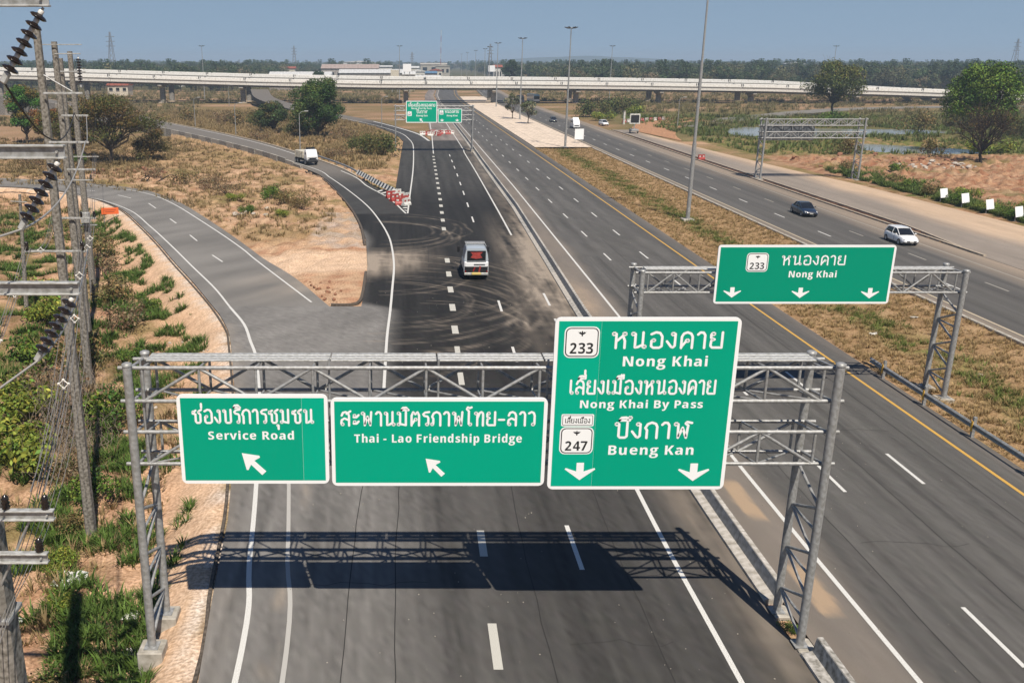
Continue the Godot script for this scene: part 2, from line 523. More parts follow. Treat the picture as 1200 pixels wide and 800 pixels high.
	line(serv, "edge_line", curve([[-6.4, -65.5], [-12.6, -80.2], [-14.6, -85.2], [-17.9, -92.7], [-22.8, -103.3], [-27.4, -112.9], [-32.1, -121.1], [-37.4, -127.0], [-45, -132.5], [-60, -139], [-75, -143]]), 0.15, M.paint)
	for q in [[-31.0, -114.2, -29.1, -110.2], [-25.6, -102.6, -24.2, -99.6], [-21.2, -92.6, -19.8, -89.4], [-17.0, -82.6, -15.5, -79.6], [-37, -121.6, -34.4, -118.6], [-44.5, -127.5, -41.2, -125.4]]:
		line(serv, "lane_dash", [Vector3(q[0], 0, q[1]), Vector3(q[2], 0, q[3])], 0.15, M.paint)
	line(main, "edge_line", curve([[-0.8, -46, 0], [-0.75, -56.2, 0], [-0.6, -62.9, 0], [-0.5, -69.2, 0], [-0.4, -77.8, 0], [-0.6, -85.2, 0], [-1.0, -91.8, 0], [-2.0, -100.5, 0], [-3.7, -111.5, 0.01], [-6.5, -124.3, 0.06], [-10.1, -138.2, 0.19], [-13.6, -149.5, 0.33], [-25.8, -174.5, 0.52], [-38, -196, 0.72], [-52, -218.8, 1.02], [-67, -241, 1.63]], 1.0), 0.17, M.paint)
	line(ramp, "edge_line", curve([[0.85, -106.3, 0.0], [-1.2, -118.2, 0.02], [-4.4, -130, 0.06], [-8.0, -144, 0.22], [-21.3, -177, 0.5], [-32.2, -199.5, 0.7], [-46, -222.8, 1.0], [-62, -245.4, 1.6]]), 0.2, M.paint)
	line(main, "edge_line", curve([[1.05, -106.4], [1.5, -122], [2.3, -149.2], [2.8, -175], [3.0, -195.5], [2.7, -205.9]]), 0.18, M.paint)
	line(ramp2, "edge_line", curve([[2.7, -206.1, 0], [0.9, -226, 0], [-3.4, -246, 0], [-10.6, -270.3, 0], [-22.6, -298.4, 0.3]]), 0.2, M.paint)
	line(ramp2, "edge_line", curve([[6.7, -206.2, 0], [4.6, -226, 0], [-0.3, -247.8, 0], [-7.3, -273.6, 0]]), 0.5, M.paint)
	line(main, "edge_line", curve([[6.6, -177.3], [7.4, -206], [8.0, -228.2], [8.8, -266.1], [12, -420]], 3.0), 0.2, M.paint)
	for k in 8:   # chevron bars in the gore
		var z := -108.5 - k * 2.0
		var xr: float = at_z([[-106, 1.05], [-122, 1.5], [-149, 2.3]], z) - 0.1
		if k < 3:
			line(main, "gore_bar", [Vector3(at_z([[-106, 0.95], [-119, -0.5]], z) + 0.08, 0, z), Vector3(xr, 0, z - 0.15)], 0.75, M.paint)
		else:
			line(main, "gore_bar", [Vector3(-0.15, 0, z), Vector3(xr, 0, z - 0.2)], 0.7, M.paint)
			if k < 8:
				var p := Vector3(at_z([[-106, 0.85], [-118.2, -1.2], [-130, -4.4], [-144, -8.0]], z - 2.0), 0.06, z - 2.0)
				line(ramp, "gore_bar", [p + Vector3(0.1, 0, 0), p + Vector3(1.0, 0, -2.0)], 0.5, M.paint)
	for z in [-58.3, -64.0, -69.4, -74.8, -80.2, -96.2, -101.6, -107.0, -112.2, -117.6, -123, -128.4, -133.8, -139.2, -144.6, -150, -155.4, -161, -166.4, -171.8]:
		var x := at_z([[-20, 2.85], [-58, 3.7], [-80, 4.3], [-96, 4.75], [-118, 5.3], [-177, 6.5]], z)
		line(main, "lane_block", [Vector3(x, 0, z + 0.95), Vector3(x + 0.02, 0, z - 0.95)], 0.42, M.paint_worn)
	for q in [[-22.9, -25.2], [-29.3, -31.2], [-35.6, -37.4], [-41.8, -43.6], [-47.5, -49.6], [-53.0, -54.6]]:
		var x := at_z([[-20, 2.85], [-58, 3.7]], q[0])
		line(main, "lane_dash", [Vector3(x, 0, q[0]), Vector3(x + 0.03, 0, q[1])], 0.28 if q[0] > -40 else 0.32, M.paint_worn)
	for q in [[-15, -18], [-28.4, -31.6], [-40, -43], [-51.5, -54.5], [-62.9, -66.0], [-100.3, -104.0], [-111.2, -114.8], [-121.6, -125.4], [-131.4, -135], [-141.6, -145.4], [-152, -156], [-162, -166], [-172, -176]]:
		var f := func(z): return at_z([[-20, 6.38], [-32, 6.42], [-63, 7.3], [-101, 8.25], [-145, 9.1], [-180, 9.6]], z)
		line(main, "lane_dash", [Vector3(f.call(q[0]), 0, q[0]), Vector3(f.call(q[1]), 0, q[1])], 0.17, M.paint)
	line(main, "edge_line", curve([[-3.15, 2], [-3.33, -22.3], [-3.95, -29], [-4.33, -32.7], [-4.9, -37.5], [-5.9, -44]]), 0.15, M.paint_faded)
	for q in [[-0.1, 6, -46], [-1.65, 6, -40], [4.55, 6, -56], [7.9, -8, -40], [1.2, -62, -104]]:   # seams between the paving runs
		line(main, "paving_seam", zrange(q[1], q[2], 1.3).map(func(z): return Vector3(q[0] + 0.07 * N.get_noise_1d(z * 60.0 + q[0] * 100.0) + at_z([[-30, 0.0], [-110, 2.3]], z), 0.0, z)), 0.03, M.tar)
	for q in [[20.2, 6, -90], [24.0, -10, -80], [16.6, -6, -70]]:
		line(c2, "paving_seam", zrange(q[1], q[2], 1.3).map(func(z): return Vector3(q[0] + 0.06 * N.get_noise_1d(z * 60.0 + q[0] * 100.0), 0.0, z)), 0.028, M.tar)
	for q in [[-3.0, -27.5, 4.0], [5.2, -24.2, 3.2], [8.6, -28.0, 2.4], [1.2, -35.4, 3.0], [17.0, -30.2, 4.0], [20.0, -41.0, 3.5]]:   # cracks across the lanes
		var cp := []
		for k in 9:
			cp.append(Vector3(q[0] + q[2] * k / 8.0, 0.0, q[1] + 0.35 * N.get_noise_1d(k * 37.0 + q[0] * 200.0)))
		line(main if q[0] < 12 else c2, "crack", cp, 0.022, M.tar)
	line(main, "edge_line", curve([[9.75, 5], [9.8, -22.3], [9.83, -32.7], [10.3, -50], [10.75, -61]]), 0.17, M.paint)
	line(main, "edge_line", curve([[11.45, -92.5], [11.75, -110], [12.3, -149.2], [12.6, -180], [13, -206], [14.2, -400]], 3.0), 0.18, M.paint)
	line(main, "lane_dash", [Vector3(10.95, 0, -64.5), Vector3(11.05, 0, -68.2)], 0.17, M.paint)
	line(c2, "edge_line", t.call(C2L, 6, -900, 6.0), 0.17, M.paint)
	line(c2, "edge_line", t.call(C2R, 6, -900, 6.0), 0.17, M.paint_yellow)
	line(c3, "edge_line", t.call(C3L, 6, -900, 6.0), 0.17, M.paint_cream)
	line(c3, "edge_line", t.call(C3R, -60, -900, 6.0), 0.14, M.paint_old)
	for k in 30:
		var z := -23.0 - k * 11.45
		var x := at_z([[0, 18.3], [-30, 18.35], [-95, 19.0], [-400, 20.4]], z)
		line(c2, "lane_dash", [Vector3(x, 0, z), Vector3(x, 0, z - 3.1)], 0.15, M.paint)
		z = -12.3 - k * 11.45
		x = at_z([[0, 22.0], [-40, 22.05], [-95, 22.45], [-400, 23.2]], z)
		line(c2, "lane_dash", [Vector3(x, 0, z), Vector3(x, 0, z - 3.1)], 0.15, M.paint)
		z = -57.0 - k * 11.6
		line(c3, "lane_dash", [Vector3(43.55, 0, z), Vector3(43.55, 0, z - 3.0)], 0.16, M.paint)
		z = -57.2 - k * 11.6
		line(c3, "lane_dash", [Vector3(46.9, 0, z), Vector3(46.9, 0, z - 3.0)], 0.16, M.paint_old)
	# kerbs
	kerb("kerb", even(curve([[-5.85, -8], [-5.85, -22.3], [-6.35, -27.2], [-6.75, -32], [-7.15, -35], [-8.45, -44], [-10.75, -55.6], [-11.45, -58.5], [-13.55, -64.3]] + SERV_L.slice(1).map(func(p): return [p[0] - 0.2, p[1] + 0.08])), 110), 0.13, 0.0, 0.5, M.kerb_dark)
	kerb("kerb", even(curve([[-4.9, -64.75], [-3.6, -64.7], [-2.95, -65.4], [-2.75, -68], [-2.75, -75.5]], 0.5), 24), 0.22, 0.1, 0.5, M.kerb_dark)
	kerb("kerb", even(curve([[-3.25, -87.5], [-3.95, -96.7], [-5.05, -105.6], [-6.55, -115], [-8.5, -125.2], [-11.2, -138], [-14.9, -148]], 0.8), 50), 0.22, 0.12, 0.5, M.kerb_dark)
	kerb("kerb", even(t.call(shift(C3L, -1.1), 6, -189, 3.0), 70), 0.28, 0.12, 0.4, M.concrete)
	kerb("kerb", even(t.call([[6, 53.05], [-200, 53.15]], -82, -238, 3.0), 60), 0.25, 0.14, 0.4, M.concrete_warm)
	kerb("kerb", even(t.call([[6, 53.1], [-86, 53.25], [-97, 54.4], [-200, 54.55]], -86, -238, 3.0), 60), 0.22, 0.14, 0.4, M.concrete_warm)
func by_part(e: Array, a: int, _b: int, d: int) -> Array:
	return [e[0].slice(a, mini(d + 1, e[0].size())), e[1].slice(a, mini(d + 1, e[1].size()))]
func kerb(called: String, pts: Array, w: float, h: float, deep: float, m: Material) -> MeshInstance3D:
	var b := MB.new()
	sweep(b, pts, [Vector2(-w / 2, -deep), Vector2(-w / 2, h - 0.03), Vector2(-w / 2 + 0.03, h), Vector2(w / 2 - 0.03, h), Vector2(w / 2, h - 0.03), Vector2(w / 2, -deep)])
	return struct(called, b, m)
func sweep(b: MB, pts: Array, prof: Array) -> void:   # open profile (x right of travel, y up) along a path
	var last := []
	for k in pts.size():
		var u: Vector3 = pts[mini(k + 1, pts.size() - 1)] - pts[maxi(k - 1, 0)]
		var s := Vector3(-u.z, 0, u.x).normalized()
		var row := []
		for p in prof:
			row.append(pts[k] + s * p.x + Vector3.UP * p.y)
		if k > 0:
			for j in prof.size() - 1:
				b.quad(last[j], last[j + 1], row[j + 1], row[j])
		last = row
	for e in [[0, 1], [pts.size() - 1, -1]]:
		var u: Vector3 = pts[1] - pts[0] if e[0] == 0 else pts[-1] - pts[-2]
		var s := Vector3(-u.z, 0, u.x).normalized()
		var o: Vector3 = pts[e[0]]
		var q := []
		for p in prof:
			q.append(o + s * p.x + Vector3.UP * p.y)
		var poly := PackedVector2Array(prof)
		if prof[0].distance_to(prof[-1]) < 1e-4:
			poly.remove_at(poly.size() - 1)
		var t := Geometry2D.triangulate_polygon(poly)
		for j in range(0, t.size(), 3):
			var flip: bool = (poly[t[j + 1]] - poly[t[j]]).cross(poly[t[j + 2]] - poly[t[j]]) > 0
			if flip == (e[1] == 1):
				b.tri(q[t[j]], q[t[j + 1]], q[t[j + 2]])
			else:
				b.tri(q[t[j]], q[t[j + 2]], q[t[j + 1]])

# ---------------------------------------------------------------- ground
func away(x: float, z: float) -> float:   # how far left of the service road's edge
	if z > -64.3:
		return at_z(EDGE1, z) - x
	var best := -50.0
	for k in SERV_L.size() - 1:
		var a: Array = SERV_L[k]
		var b: Array = SERV_L[k + 1]
		if z <= a[1] and z >= b[1]:
			best = (lerpf(a[0], b[0], (z - a[1]) / (b[1] - a[1])) - x) * 0.8
	return best
func natural(x: float, z: float) -> float:
	var big := N.get_noise_2d(x * 9.0, z * 9.0)
	var mid := N.get_noise_2d(x * 45.0 + 20.0, z * 45.0)
	var fine := N.get_noise_2d(x * 170.0, z * 170.0 + 60.0)
	var h := -0.08
	var d := away(x, z)
	if d > 0:
		h += -1.15 * smooth(0.5, 3.2, d) + smooth(0.6, 3.0, d) * (0.55 * big + 0.28 * mid + 0.1 * fine)
		h += 1.0 * smooth(10, 16, d) * (0.5 + big)
	elif x < 2.0 and z < -64:
		h += (0.4 * mid + 0.12 * fine + 0.35 * maxf(big, 0.0)) * smooth(-72, -88, z + 0.4 * x) * smooth(0.0, 5.0, -d if d > -40 else 5.0)
		h += (0.06 * fine + 0.05 * mid) + 0.05
		if z > -73:
			h += 0.25 * maxf(mid, 0.0)
	elif x > 27.0 and x < 39.5:
		h += 0.1 * fine + 0.1 * mid - 0.3 * (1.0 - pow((x - 33.2) / 6.2, 2.0)) + 0.06
	elif x > 66.0:
		var k := smooth(0.0, 3.0, x - 67.0)
		h += k * (0.45 * maxf(mid, -0.2) + 0.15 * fine)
		h += k * 1.3 * maxf(0.0, N.get_noise_2d(x * 26.0, z * 40.0)) * smooth(-120, -135, z) * smooth(-182, -165, z)
		h -= 0.45 * smooth(-172, -184, z) * k
		h -= 0.8 * smooth(1.25, 0.85, Vector2((x - 108.0) / 12.5, (z + 195.0) / 14.0).length())
	elif x > 52.8 and x < 54.7:
		h += 0.12 + 0.04 * fine
	var edge := minf(minf(x - NEAR[0], NEAR[1] - x), minf(z - NEAR[2], NEAR[3] - z))
	return lerpf(-0.1, h, smooth(0.0, 12.0, edge))
func ground_color(x: float, z: float) -> Color:
	var big := N.get_noise_2d(x * 8.0 + 31.0, z * 8.0)
	var mid := N.get_noise_2d(x * 40.0, z * 40.0 + 11.0)
	var fine := N.get_noise_2d(x * 200.0 + 7.0, z * 200.0)
	var sand := Color(0.53, 0.355, 0.235)
	var red := Color(0.37, 0.2, 0.125)
	var straw := Color(0.3, 0.215, 0.115)
	var green := Color(0.1, 0.13, 0.035)
	var dark := Color(0.17, 0.115, 0.07)
	var c := sand
	var d := away(x, z)
	if d > 0 and z > -140:
		c = sand.lerp(Color(0.62, 0.47, 0.34), smooth(3.5, 0.5, d) * 0.7)
		c = c.lerp(red, clampf(smooth(2.5, 6.0, d) * (0.35 + mid), 0, 0.8))
		c = c.lerp(Color(0.62, 0.56, 0.5), smooth(0.95, 0.3, d) * clampf(0.8 + mid * 2.0, 0, 1))
		c = c.lerp(dark, clampf(smooth(7, 11, d) * (0.5 + mid), 0, 0.8))
		c = c.lerp(green, clampf((big + mid * 0.8) * 1.4 * smooth(2.0, 6, d), 0, 0.55))
	elif x < 3.0 and z < -62:
		c = Color(0.5, 0.35, 0.235).lerp(red, clampf(mid * 1.5 + 0.15, 0, 0.8))
		c = c.lerp(Color(0.19, 0.13, 0.085), clampf(N.get_noise_2d(x * 85.0, z * 85.0 + 40.0) * 2.0 - 0.25, 0, 0.6) * smooth(-88, -96, z))
		c = c.lerp(straw, clampf(0.25 + big * 2.0 + mid, 0, 0.75) * smooth(-84, -92, z))
		c = c.lerp(green, clampf(big * 1.5 + mid - 0.35, 0, 0.5) * smooth(-90, -100, z))
		c = c.lerp(Color(0.62, 0.47, 0.345), smooth(5.5, 3.0, absf(z + 80.5 + 0.25 * (x + 3.0))) * 0.9)
		if x < -2.5 and x > -9 and z < -86 and z > -108:
			c = c.lerp(Color(0.42, 0.37, 0.33), clampf(0.5 + mid, 0, 0.8))
		if z < -150:
			c = c.lerp(straw, 0.5)
	elif x > 27.0 and x < 39.6 and z > -192:
		c = Color(0.33, 0.225, 0.125).lerp(Color(0.46, 0.33, 0.2), clampf(0.2 + mid, 0, 0.8))
		c = c.lerp(dark, clampf(fine * 1.2, 0, 0.4))
		c = c.lerp(Color(0.15, 0.17, 0.05), smooth(2.2, 0.4, absf(x - 32.6 + 1.2 * big)) * clampf(0.5 + mid * 1.5, 0, 0.8))
	elif x > 66.0 and z > -216:
		c = Color(0.38, 0.235, 0.145).lerp(Color(0.25, 0.115, 0.07), clampf(0.25 + mid * 1.8, 0, 0.9))
		c = c.lerp(Color(0.45, 0.33, 0.23), clampf(N.get_noise_2d(x * 22.0 + 5.0, z * 60.0) * 1.6, 0, 0.6))
		c = c.lerp(Color(0.12, 0.075, 0.05), clampf(N.get_noise_2d(x * 110.0, z * 110.0) * 2.0 - 0.3, 0, 0.6))
		c = c.lerp(green, smooth(4.5, 1.0, absf(x - 69.5 + 2.0 * big)) * clampf(0.55 + mid * 1.2, 0, 0.85) * smooth(-140, -126, z))
		c = c.lerp(green, clampf(big * 1.8 + mid * 0.6 - 0.3, 0, 0.5))
		c = c.lerp(Color(0.13, 0.15, 0.045), smooth(-168, -180, z) * clampf(0.7 + mid, 0, 1))
	elif x > 52.5 and x < 55.0:
		c = Color(0.11, 0.065, 0.045) * (1.0 + mid)
	else:
		c = far_color(x, z)
	return c * (1.2 + 0.4 * fine)
func far_color(x: float, z: float) -> Color:
	var big := N.get_noise_2d(x * 2.2 + 400.0, z * 4.0)
	var mid := N.get_noise_2d(x * 9.0, z * 14.0 + 90.0)
	var c := Color(0.36, 0.235, 0.15).lerp(Color(0.27, 0.2, 0.105), clampf(0.5 + big * 2.0, 0, 1))
	c = c.lerp(Color(0.12, 0.13, 0.045), clampf(mid * 1.8 - 0.05, 0, 0.8))
	c = c.lerp(Color(0.5, 0.34, 0.23), clampf(-big * 2.0 - 0.15, 0, 0.8))
	if x > 62 and z < -205 and z > -330:
		c = c.lerp(Color(0.115, 0.135, 0.045), 0.65)
	if z < -560:
		c = c.lerp(Color(0.09, 0.1, 0.045), 0.8)
	return c
func build_ground() -> void:
	var m := MB.new()
	for b in gh:
		for a in gw:
			var x: float = NEAR[0] + a * STEP
			var z: float = NEAR[2] + b * STEP
			var h := natural(x, z)
			var near := -1000.0
			for q in [0, -1, 1, -gw, gw]:
				var w: int = b * gw + a + q
				if w >= 0 and w < stamped.size():
					near = maxf(near, stamped[w])
			if near > -500:
				h = minf(h, near - 0.1) if near < 0.3 else near - 0.1
			m.col = ground_color(x, z)
			m.put(Vector3(x, h, z), Vector3.ZERO)
	for b in gh - 1:
		for a in gw - 1:
			var k := b * gw + a
			var q := [k, k + 1, k + gw + 1, k + gw]
			var nn: Vector3 = (m.v[k + gw] - m.v[k]).cross(m.v[k + 1] - m.v[k])
			for w in q:
				m.n[w] += nn
			m.i.append_array(PackedInt32Array([q[0], q[1], q[3], q[1], q[2], q[3]]))
	for w in m.n.size():
		m.n[w] = m.n[w].normalized()
	flat(m, 8.0, [-720, 720, -1160, 56], NEAR)
	flat(m, 160.0, [-7200, 7200, -9000, 1016], [-720, 720, -1160, 56])
	struct("ground", m, M.soil)
func flat(m: MB, s: float, r: Array, hole: Array) -> void:
	var nx := int(ceil((r[1] - r[0]) / s))
	var nz := int(ceil((r[3] - r[2]) / s))
	var xs := []
	var zs := []
	for a in nx + 1:
		xs.append(minf(r[0] + a * s, r[1]))
	for b in nz + 1:
		zs.append(minf(r[2] + b * s, r[3]))
	for q in [[xs, hole[0]], [xs, hole[1]], [zs, hole[2]], [zs, hole[3]]]:
		if not q[0].has(q[1]):
			q[0].append(q[1])
			q[0].sort()
	var k0 := m.v.size()
	for z in zs:
		for x in xs:
			m.col = far_color(x, z)
			m.put(Vector3(x, -0.1, z), Vector3.UP)
	var w: int = xs.size()
	for b in zs.size() - 1:
		for a in w - 1:
			if xs[a] >= hole[0] and xs[a + 1] <= hole[1] and zs[b] >= hole[2] and zs[b + 1] <= hole[3]:
				continue
			var k := k0 + b * w + a
			m.i.append_array(PackedInt32Array([k, k + 1, k + w, k + 1, k + w + 1, k + w]))

# ---------------------------------------------------------------- lettering
# Thai letters as pen strokes: width, then strokes "x,y x,y" split by |, heads as o x y r (hundredths of the letter height)
const THAI := {
	"ก": [64, "12,0 12,50 4,64 14,88 32,98 50,90 57,72 57,0"],
	"ค": [66, "10,0 10,70 18,90 34,98 50,90 58,70 58,0|o 36 46 9|29,40 12,10"],
	"ง": [50, "o 31 87 9|40,88 40,14 32,4 24,8 4,42"],
	"ช": [72, "o 9 80 8|4,70 24,64|16,84 26,92|24,66 24,14 32,3 50,3 58,14 58,62 44,78 48,86 66,98"],
	"ต": [68, "10,0 10,72 20,97 34,82 48,97 58,74 58,0|o 36 44 9|29,38 12,10"],
	"ท": [68, "o 12 88 9|21,88 21,0|21,50 34,88 46,98 56,90 58,76 58,0"],
	"น": [74, "o 12 88 9|21,88 21,4 34,6 54,20|o 62 9 9|55,14 55,98"],
	"บ": [68, "o 12 88 9|21,88 21,12 28,3 50,3 58,12 58,98"],
	"พ": [82, "o 12 88 9|21,88 24,2 42,66 60,2 66,98"],
	"ฬ": [88, "o 12 88 9|21,88 24,2 42,66 60,2 66,80 54,92 60,102 82,96"],
	"ภ": [68, "o 7 10 9|14,14 14,50 6,64 16,88 34,98 52,90 59,72 59,0"],
	"ม": [76, "o 12 88 9|21,88 21,16|o 12 9 9|21,12 58,3|58,3 58,98"],
	"ย": [68, "o 17 88 9|8,84 8,64 24,54 10,46 8,14 16,3 58,3 58,98"],
	"ร": [50, "46,98 20,94 8,82 14,70 34,66 41,54 41,12|o 33 9 9"],
	"ล": [70, "12,72 20,92 36,98 52,90 59,72 59,0|o 17 10 9|9,16 12,40 30,52 59,38"],
	"ว": [52, "o 34 9 9|43,12 43,72 36,92 22,98 6,88"],
	"ส": [72, "12,72 20,92 36,98 52,90 59,72 59,0|o 17 10 9|9,16 12,40 30,52 59,38|44,84 68,104"],
	"ห": [76, "o 12 88 9|21,88 21,0|21,40 50,76|o 58 88 9|50,78 60,44 60,0"],
	"อ": [66, "o 20 48 8|10,44 10,12 20,2 46,2 57,12 57,72 46,94 28,98 8,86"],
	"า": [48, "6,84 16,97 30,96 38,80 38,0"],
	"ะ": [46, "o 14 72 8|8,60 26,60 40,76|o 14 26 8|8,14 26,14 40,30"],
	"เ": [32, "o 21 9 9|12,12 12,98"],
	"ไ": [42, "o 27 9 9|17,12 17,104 4,118 10,132 22,126 34,132"],
	"-": [48, "6,42 40,42"], " ": [40, ""],
	"ิ": [0, "-56,112 -46,128 -26,130 -10,112 -56,112"],
	"ี": [0, "-56,112 -46,128 -26,130 -10,112 -56,112|-10,112 -10,138"],
	"ื": [0, "-56,112 -46,128 -26,130 -10,112 -56,112|-10,112 -10,138|-24,124 -24,138"],
	"ึ": [0, "-56,112 -46,128 -26,130 -10,112 -56,112|o -8 128 8"],
	"่": [0, "-14,112 -14,140"],
	"ุ": [0, "o -18 -16 6|-12,-16 -12,-42"],
}
func pen(m: MB, a: Vector2, b: Vector2, w: float) -> void:
	var d := (b - a).normalized()
	var s := Vector2(-d.y, d.x) * w / 2.0
	m.quad(Vector3(a.x - s.x, a.y - s.y, 0), Vector3(b.x - s.x, b.y - s.y, 0), Vector3(b.x + s.x, b.y + s.y, 0), Vector3(a.x + s.x, a.y + s.y, 0))
func dot(m: MB, o: Vector2, r: float, z: float) -> void:
	for k in 8:
		var a := TAU * k / 8.0
		var b := TAU * (k + 1) / 8.0
		m.tri(Vector3(o.x, o.y, z), Vector3(o.x + cos(a) * r, o.y + sin(a) * r, z), Vector3(o.x + cos(b) * r, o.y + sin(b) * r, z))
func thai_width(text: String) -> float:
	var x := 0.0
	for ch in text:
		x += THAI[ch][0] / 100.0 + (0.09 if THAI[ch][0] > 0 else 0.0)
	return x - 0.09
func thai(text: String, x0: float, x1: float, base: float, h: float, weight := 0.15) -> MB:   # fitted between x0 and x1
	var m := MB.new()
	var sx := (x1 - x0) / thai_width(text)
	var w := weight * h
	var x := 0.0
	var layer := 0
	var before := ""
	for ch in text:
		var g: Array = THAI[ch]
		var raise := 30.0 if ch == "่" and before in ["ี", "ิ", "ื", "ึ"] else 0.0
		var at := func(s: String):
			var q := s.split(",")
			return Vector2(x0 + (x + float(q[0]) / 100.0) * sx, base + (float(q[1]) + raise) / 100.0 * h)
		for st in String(g[1]).split("|", false):
			layer += 1
			var z := 0.0006 * (layer % 5)
			var pts := []
			if st.begins_with("o"):
				var q := st.split(" ")
				for k in 9:
					var a := TAU * k / 8.0
					pts.append(Vector2(x0 + (x + float(q[1]) / 100.0) * sx + cos(a) * float(q[3]) / 100.0 * sx * 0.95, base + (float(q[2]) + sin(a) * float(q[3])) / 100.0 * h))
			else:
				for s in st.split(" "):
					pts.append(at.call(s))
			var k0 := m.v.size()
			for k in pts.size() - 1:
				pen(m, pts[k], pts[k + 1], w * (0.72 if st.begins_with("o") else 1.0))
			for k in range(k0, m.v.size()):
				m.v[k].z = z
			if not st.begins_with("o"):
				for k in pts.size():
					dot(m, pts[k], w * 0.5, z + 0.0003)
		x += g[0] / 100.0 + (0.09 if g[0] > 0 else 0.0)
		before = ch
	return m
var bold: FontVariation
func latin(text: String, parent: Node, x0: float, x1: float, base: float, cap: float, z: float, m: Material) -> void:
	if bold == null:
		var f := SystemFont.new()
		f.font_names = PackedStringArray(["Droid Sans"])
		f.font_weight = 700
		bold = FontVariation.new()
		bold.base_font = f
		bold.spacing_glyph = 1
	var t := TextMesh.new()
	t.font = bold
	t.text = text
	t.font_size = 32
	t.pixel_size = 0.1
	t.depth = 0.0
	t.horizontal_alignment = HORIZONTAL_ALIGNMENT_LEFT
	t.vertical_alignment = VERTICAL_ALIGNMENT_CENTER
	var b := t.get_aabb()
	var o := mi("lettering", t, m, parent)
	var desc := false
	for ch in "gjpqy":
		desc = desc or text.contains(ch)
	var full := cap * (1.30 if desc else 1.02)
	var s := Vector3((x1 - x0) / b.size.x, full / b.size.y, 1)
	o.scale = s
	o.position = Vector3(x0 - b.position.x * s.x, base - (cap * 0.28 if desc else 0.0) - b.position.y * s.y, z)
func rrect(x0: float, y0: float, x1: float, y1: float, r: float) -> PackedVector2Array:
	var p := PackedVector2Array()
	for q in [[x1 - r, y0 + r, -90], [x1 - r, y1 - r, 0], [x0 + r, y1 - r, 90], [x0 + r, y0 + r, 180]]:
		for k in 5:
			var a := deg_to_rad(q[2] + k * 22.5)
			p.append(Vector2(q[0] + cos(a) * r, q[1] + sin(a) * r))
	return p
func plate(called: String, poly: PackedVector2Array, depth: float, z: float, m: Material, parent: Node) -> MeshInstance3D:
	var b := MB.new()
	b.prism(poly, depth, Transform3D(Basis(), Vector3(0, 0, z)))
	return part(called, b, m, parent)
const BIRD := [[0, -36], [-10, -22], [-8, -4], [-22, 0], [-40, 16], [-52, 40], [-34, 28], [-26, 44], [-16, 26], [-10, 22], [-9, 44], [0, 54], [9, 44], [10, 22], [16, 26], [26, 44], [34, 28], [52, 40], [40, 16], [22, 0], [8, -4], [10, -22]]
func shield(parent: Node, x0: float, y0: float, x1: float, y1: float, num: String, detailed := true) -> void:
	var o := plate("route_shield", rrect(x0, y0, x1, y1, (x1 - x0) * 0.17), 0.004, 0.0085, M.sign_white, parent)
	var w := x1 - x0
	var h := y1 - y0
	if detailed:
		var e := w * 0.035
		plate("shield_outline", rrect(x0 + e, y0 + e, x1 - e, y1 - e, w * 0.145), 0.003, 0.0115, M.sign_black, o)
		e = w * 0.065
		plate("shield_face", rrect(x0 + e, y0 + e, x1 - e, y1 - e, w * 0.12), 0.003, 0.0145, M.sign_white, o)
	var bird := PackedVector2Array()
	for p in BIRD:
		bird.append(Vector2((x0 + x1) / 2 + p[0] / 100.0 * w * 0.22, y1 - h * 0.24 + p[1] / 100.0 * h * 0.2))
	plate("emblem", bird, 0.003, 0.0175, M.sign_black, o)
	latin(num, o, x0 + w * 0.17, x1 - w * 0.17, y0 + h * 0.14, h * 0.34, 0.0165, M.sign_black)
func arrow_down(parent: Node, x: float, y0: float, y1: float, w: float) -> void:
	var h := y1 - y0
	var p := PackedVector2Array()
	for q in [[0, 0], [0.5, 0.62], [0.47, 0.7], [0.12, 0.5], [0.12, 1], [-0.12, 1], [-0.12, 0.5], [-0.47, 0.7], [-0.5, 0.62]]:
		p.append(Vector2(x + q[0] * w, y0 + q[1] * h))
	plate("arrow", p, 0.003, 0.0075, M.sign_white, parent)
func arrow_up_left(parent: Node, x0: float, y1: float, s: float) -> void:   # tip at (x0, y1)
	var p := PackedVector2Array()
	for q in [[0, 0], [0.72, -0.12], [0.74, -0.2], [0.5, -0.34], [0.98, -0.82], [0.8, -0.99], [0.36, -0.52], [0.24, -0.76], [0.17, -0.76]]:
		p.append(Vector2(x0 + q[0] * s, y1 + q[1] * s))
	plate("arrow", p, 0.003, 0.0075, M.sign_white, parent)
func sign_board(label: String, x0: float, x1: float, y0: float, y1: float, z: float, border: float, greens: Array) -> Node3D:
	# greens: [[x, material] ...]: the panels that make up the face, each from its x to the next
	var o := thing("road_sign", label, "road sign", Vector3(0, 0, z))
	plate("sign_back", rrect(x0, y0, x1, y1, 0.16), 0.06, 0.0, M.sign_white, o)
	for k in greens.size():
		var a: float = greens[k][0]
		var b: float = greens[k + 1][0] if k + 1 < greens.size() else x1 - border
		var p := PackedVector2Array([Vector2(a, y0 + border), Vector2(b - (0.004 if k + 1 < greens.size() else 0.0), y0 + border), Vector2(b - (0.004 if k + 1 < greens.size() else 0.0), y1 - border), Vector2(a, y1 - border)])
		plate("green_panel", p, 0.004, 0.0042, greens[k][1], o)
	var n := maxi(2, int((x1 - x0) / 1.6))
	for k in n:
		var x := lerpf(x0 + 0.4, x1 - 0.4, float(k) / (n - 1))
		part("mounting_rail", boxm(Vector3(x, (y0 + y1) / 2, -0.1), Vector3(0.07, y1 - y0 - 0.2, 0.075)), M.galv, o)
	return o
func words(o: Node, m: MB) -> void:
	var p := part("thai_lettering", m, M.sign_white, o)
	p.position.z = 0.006

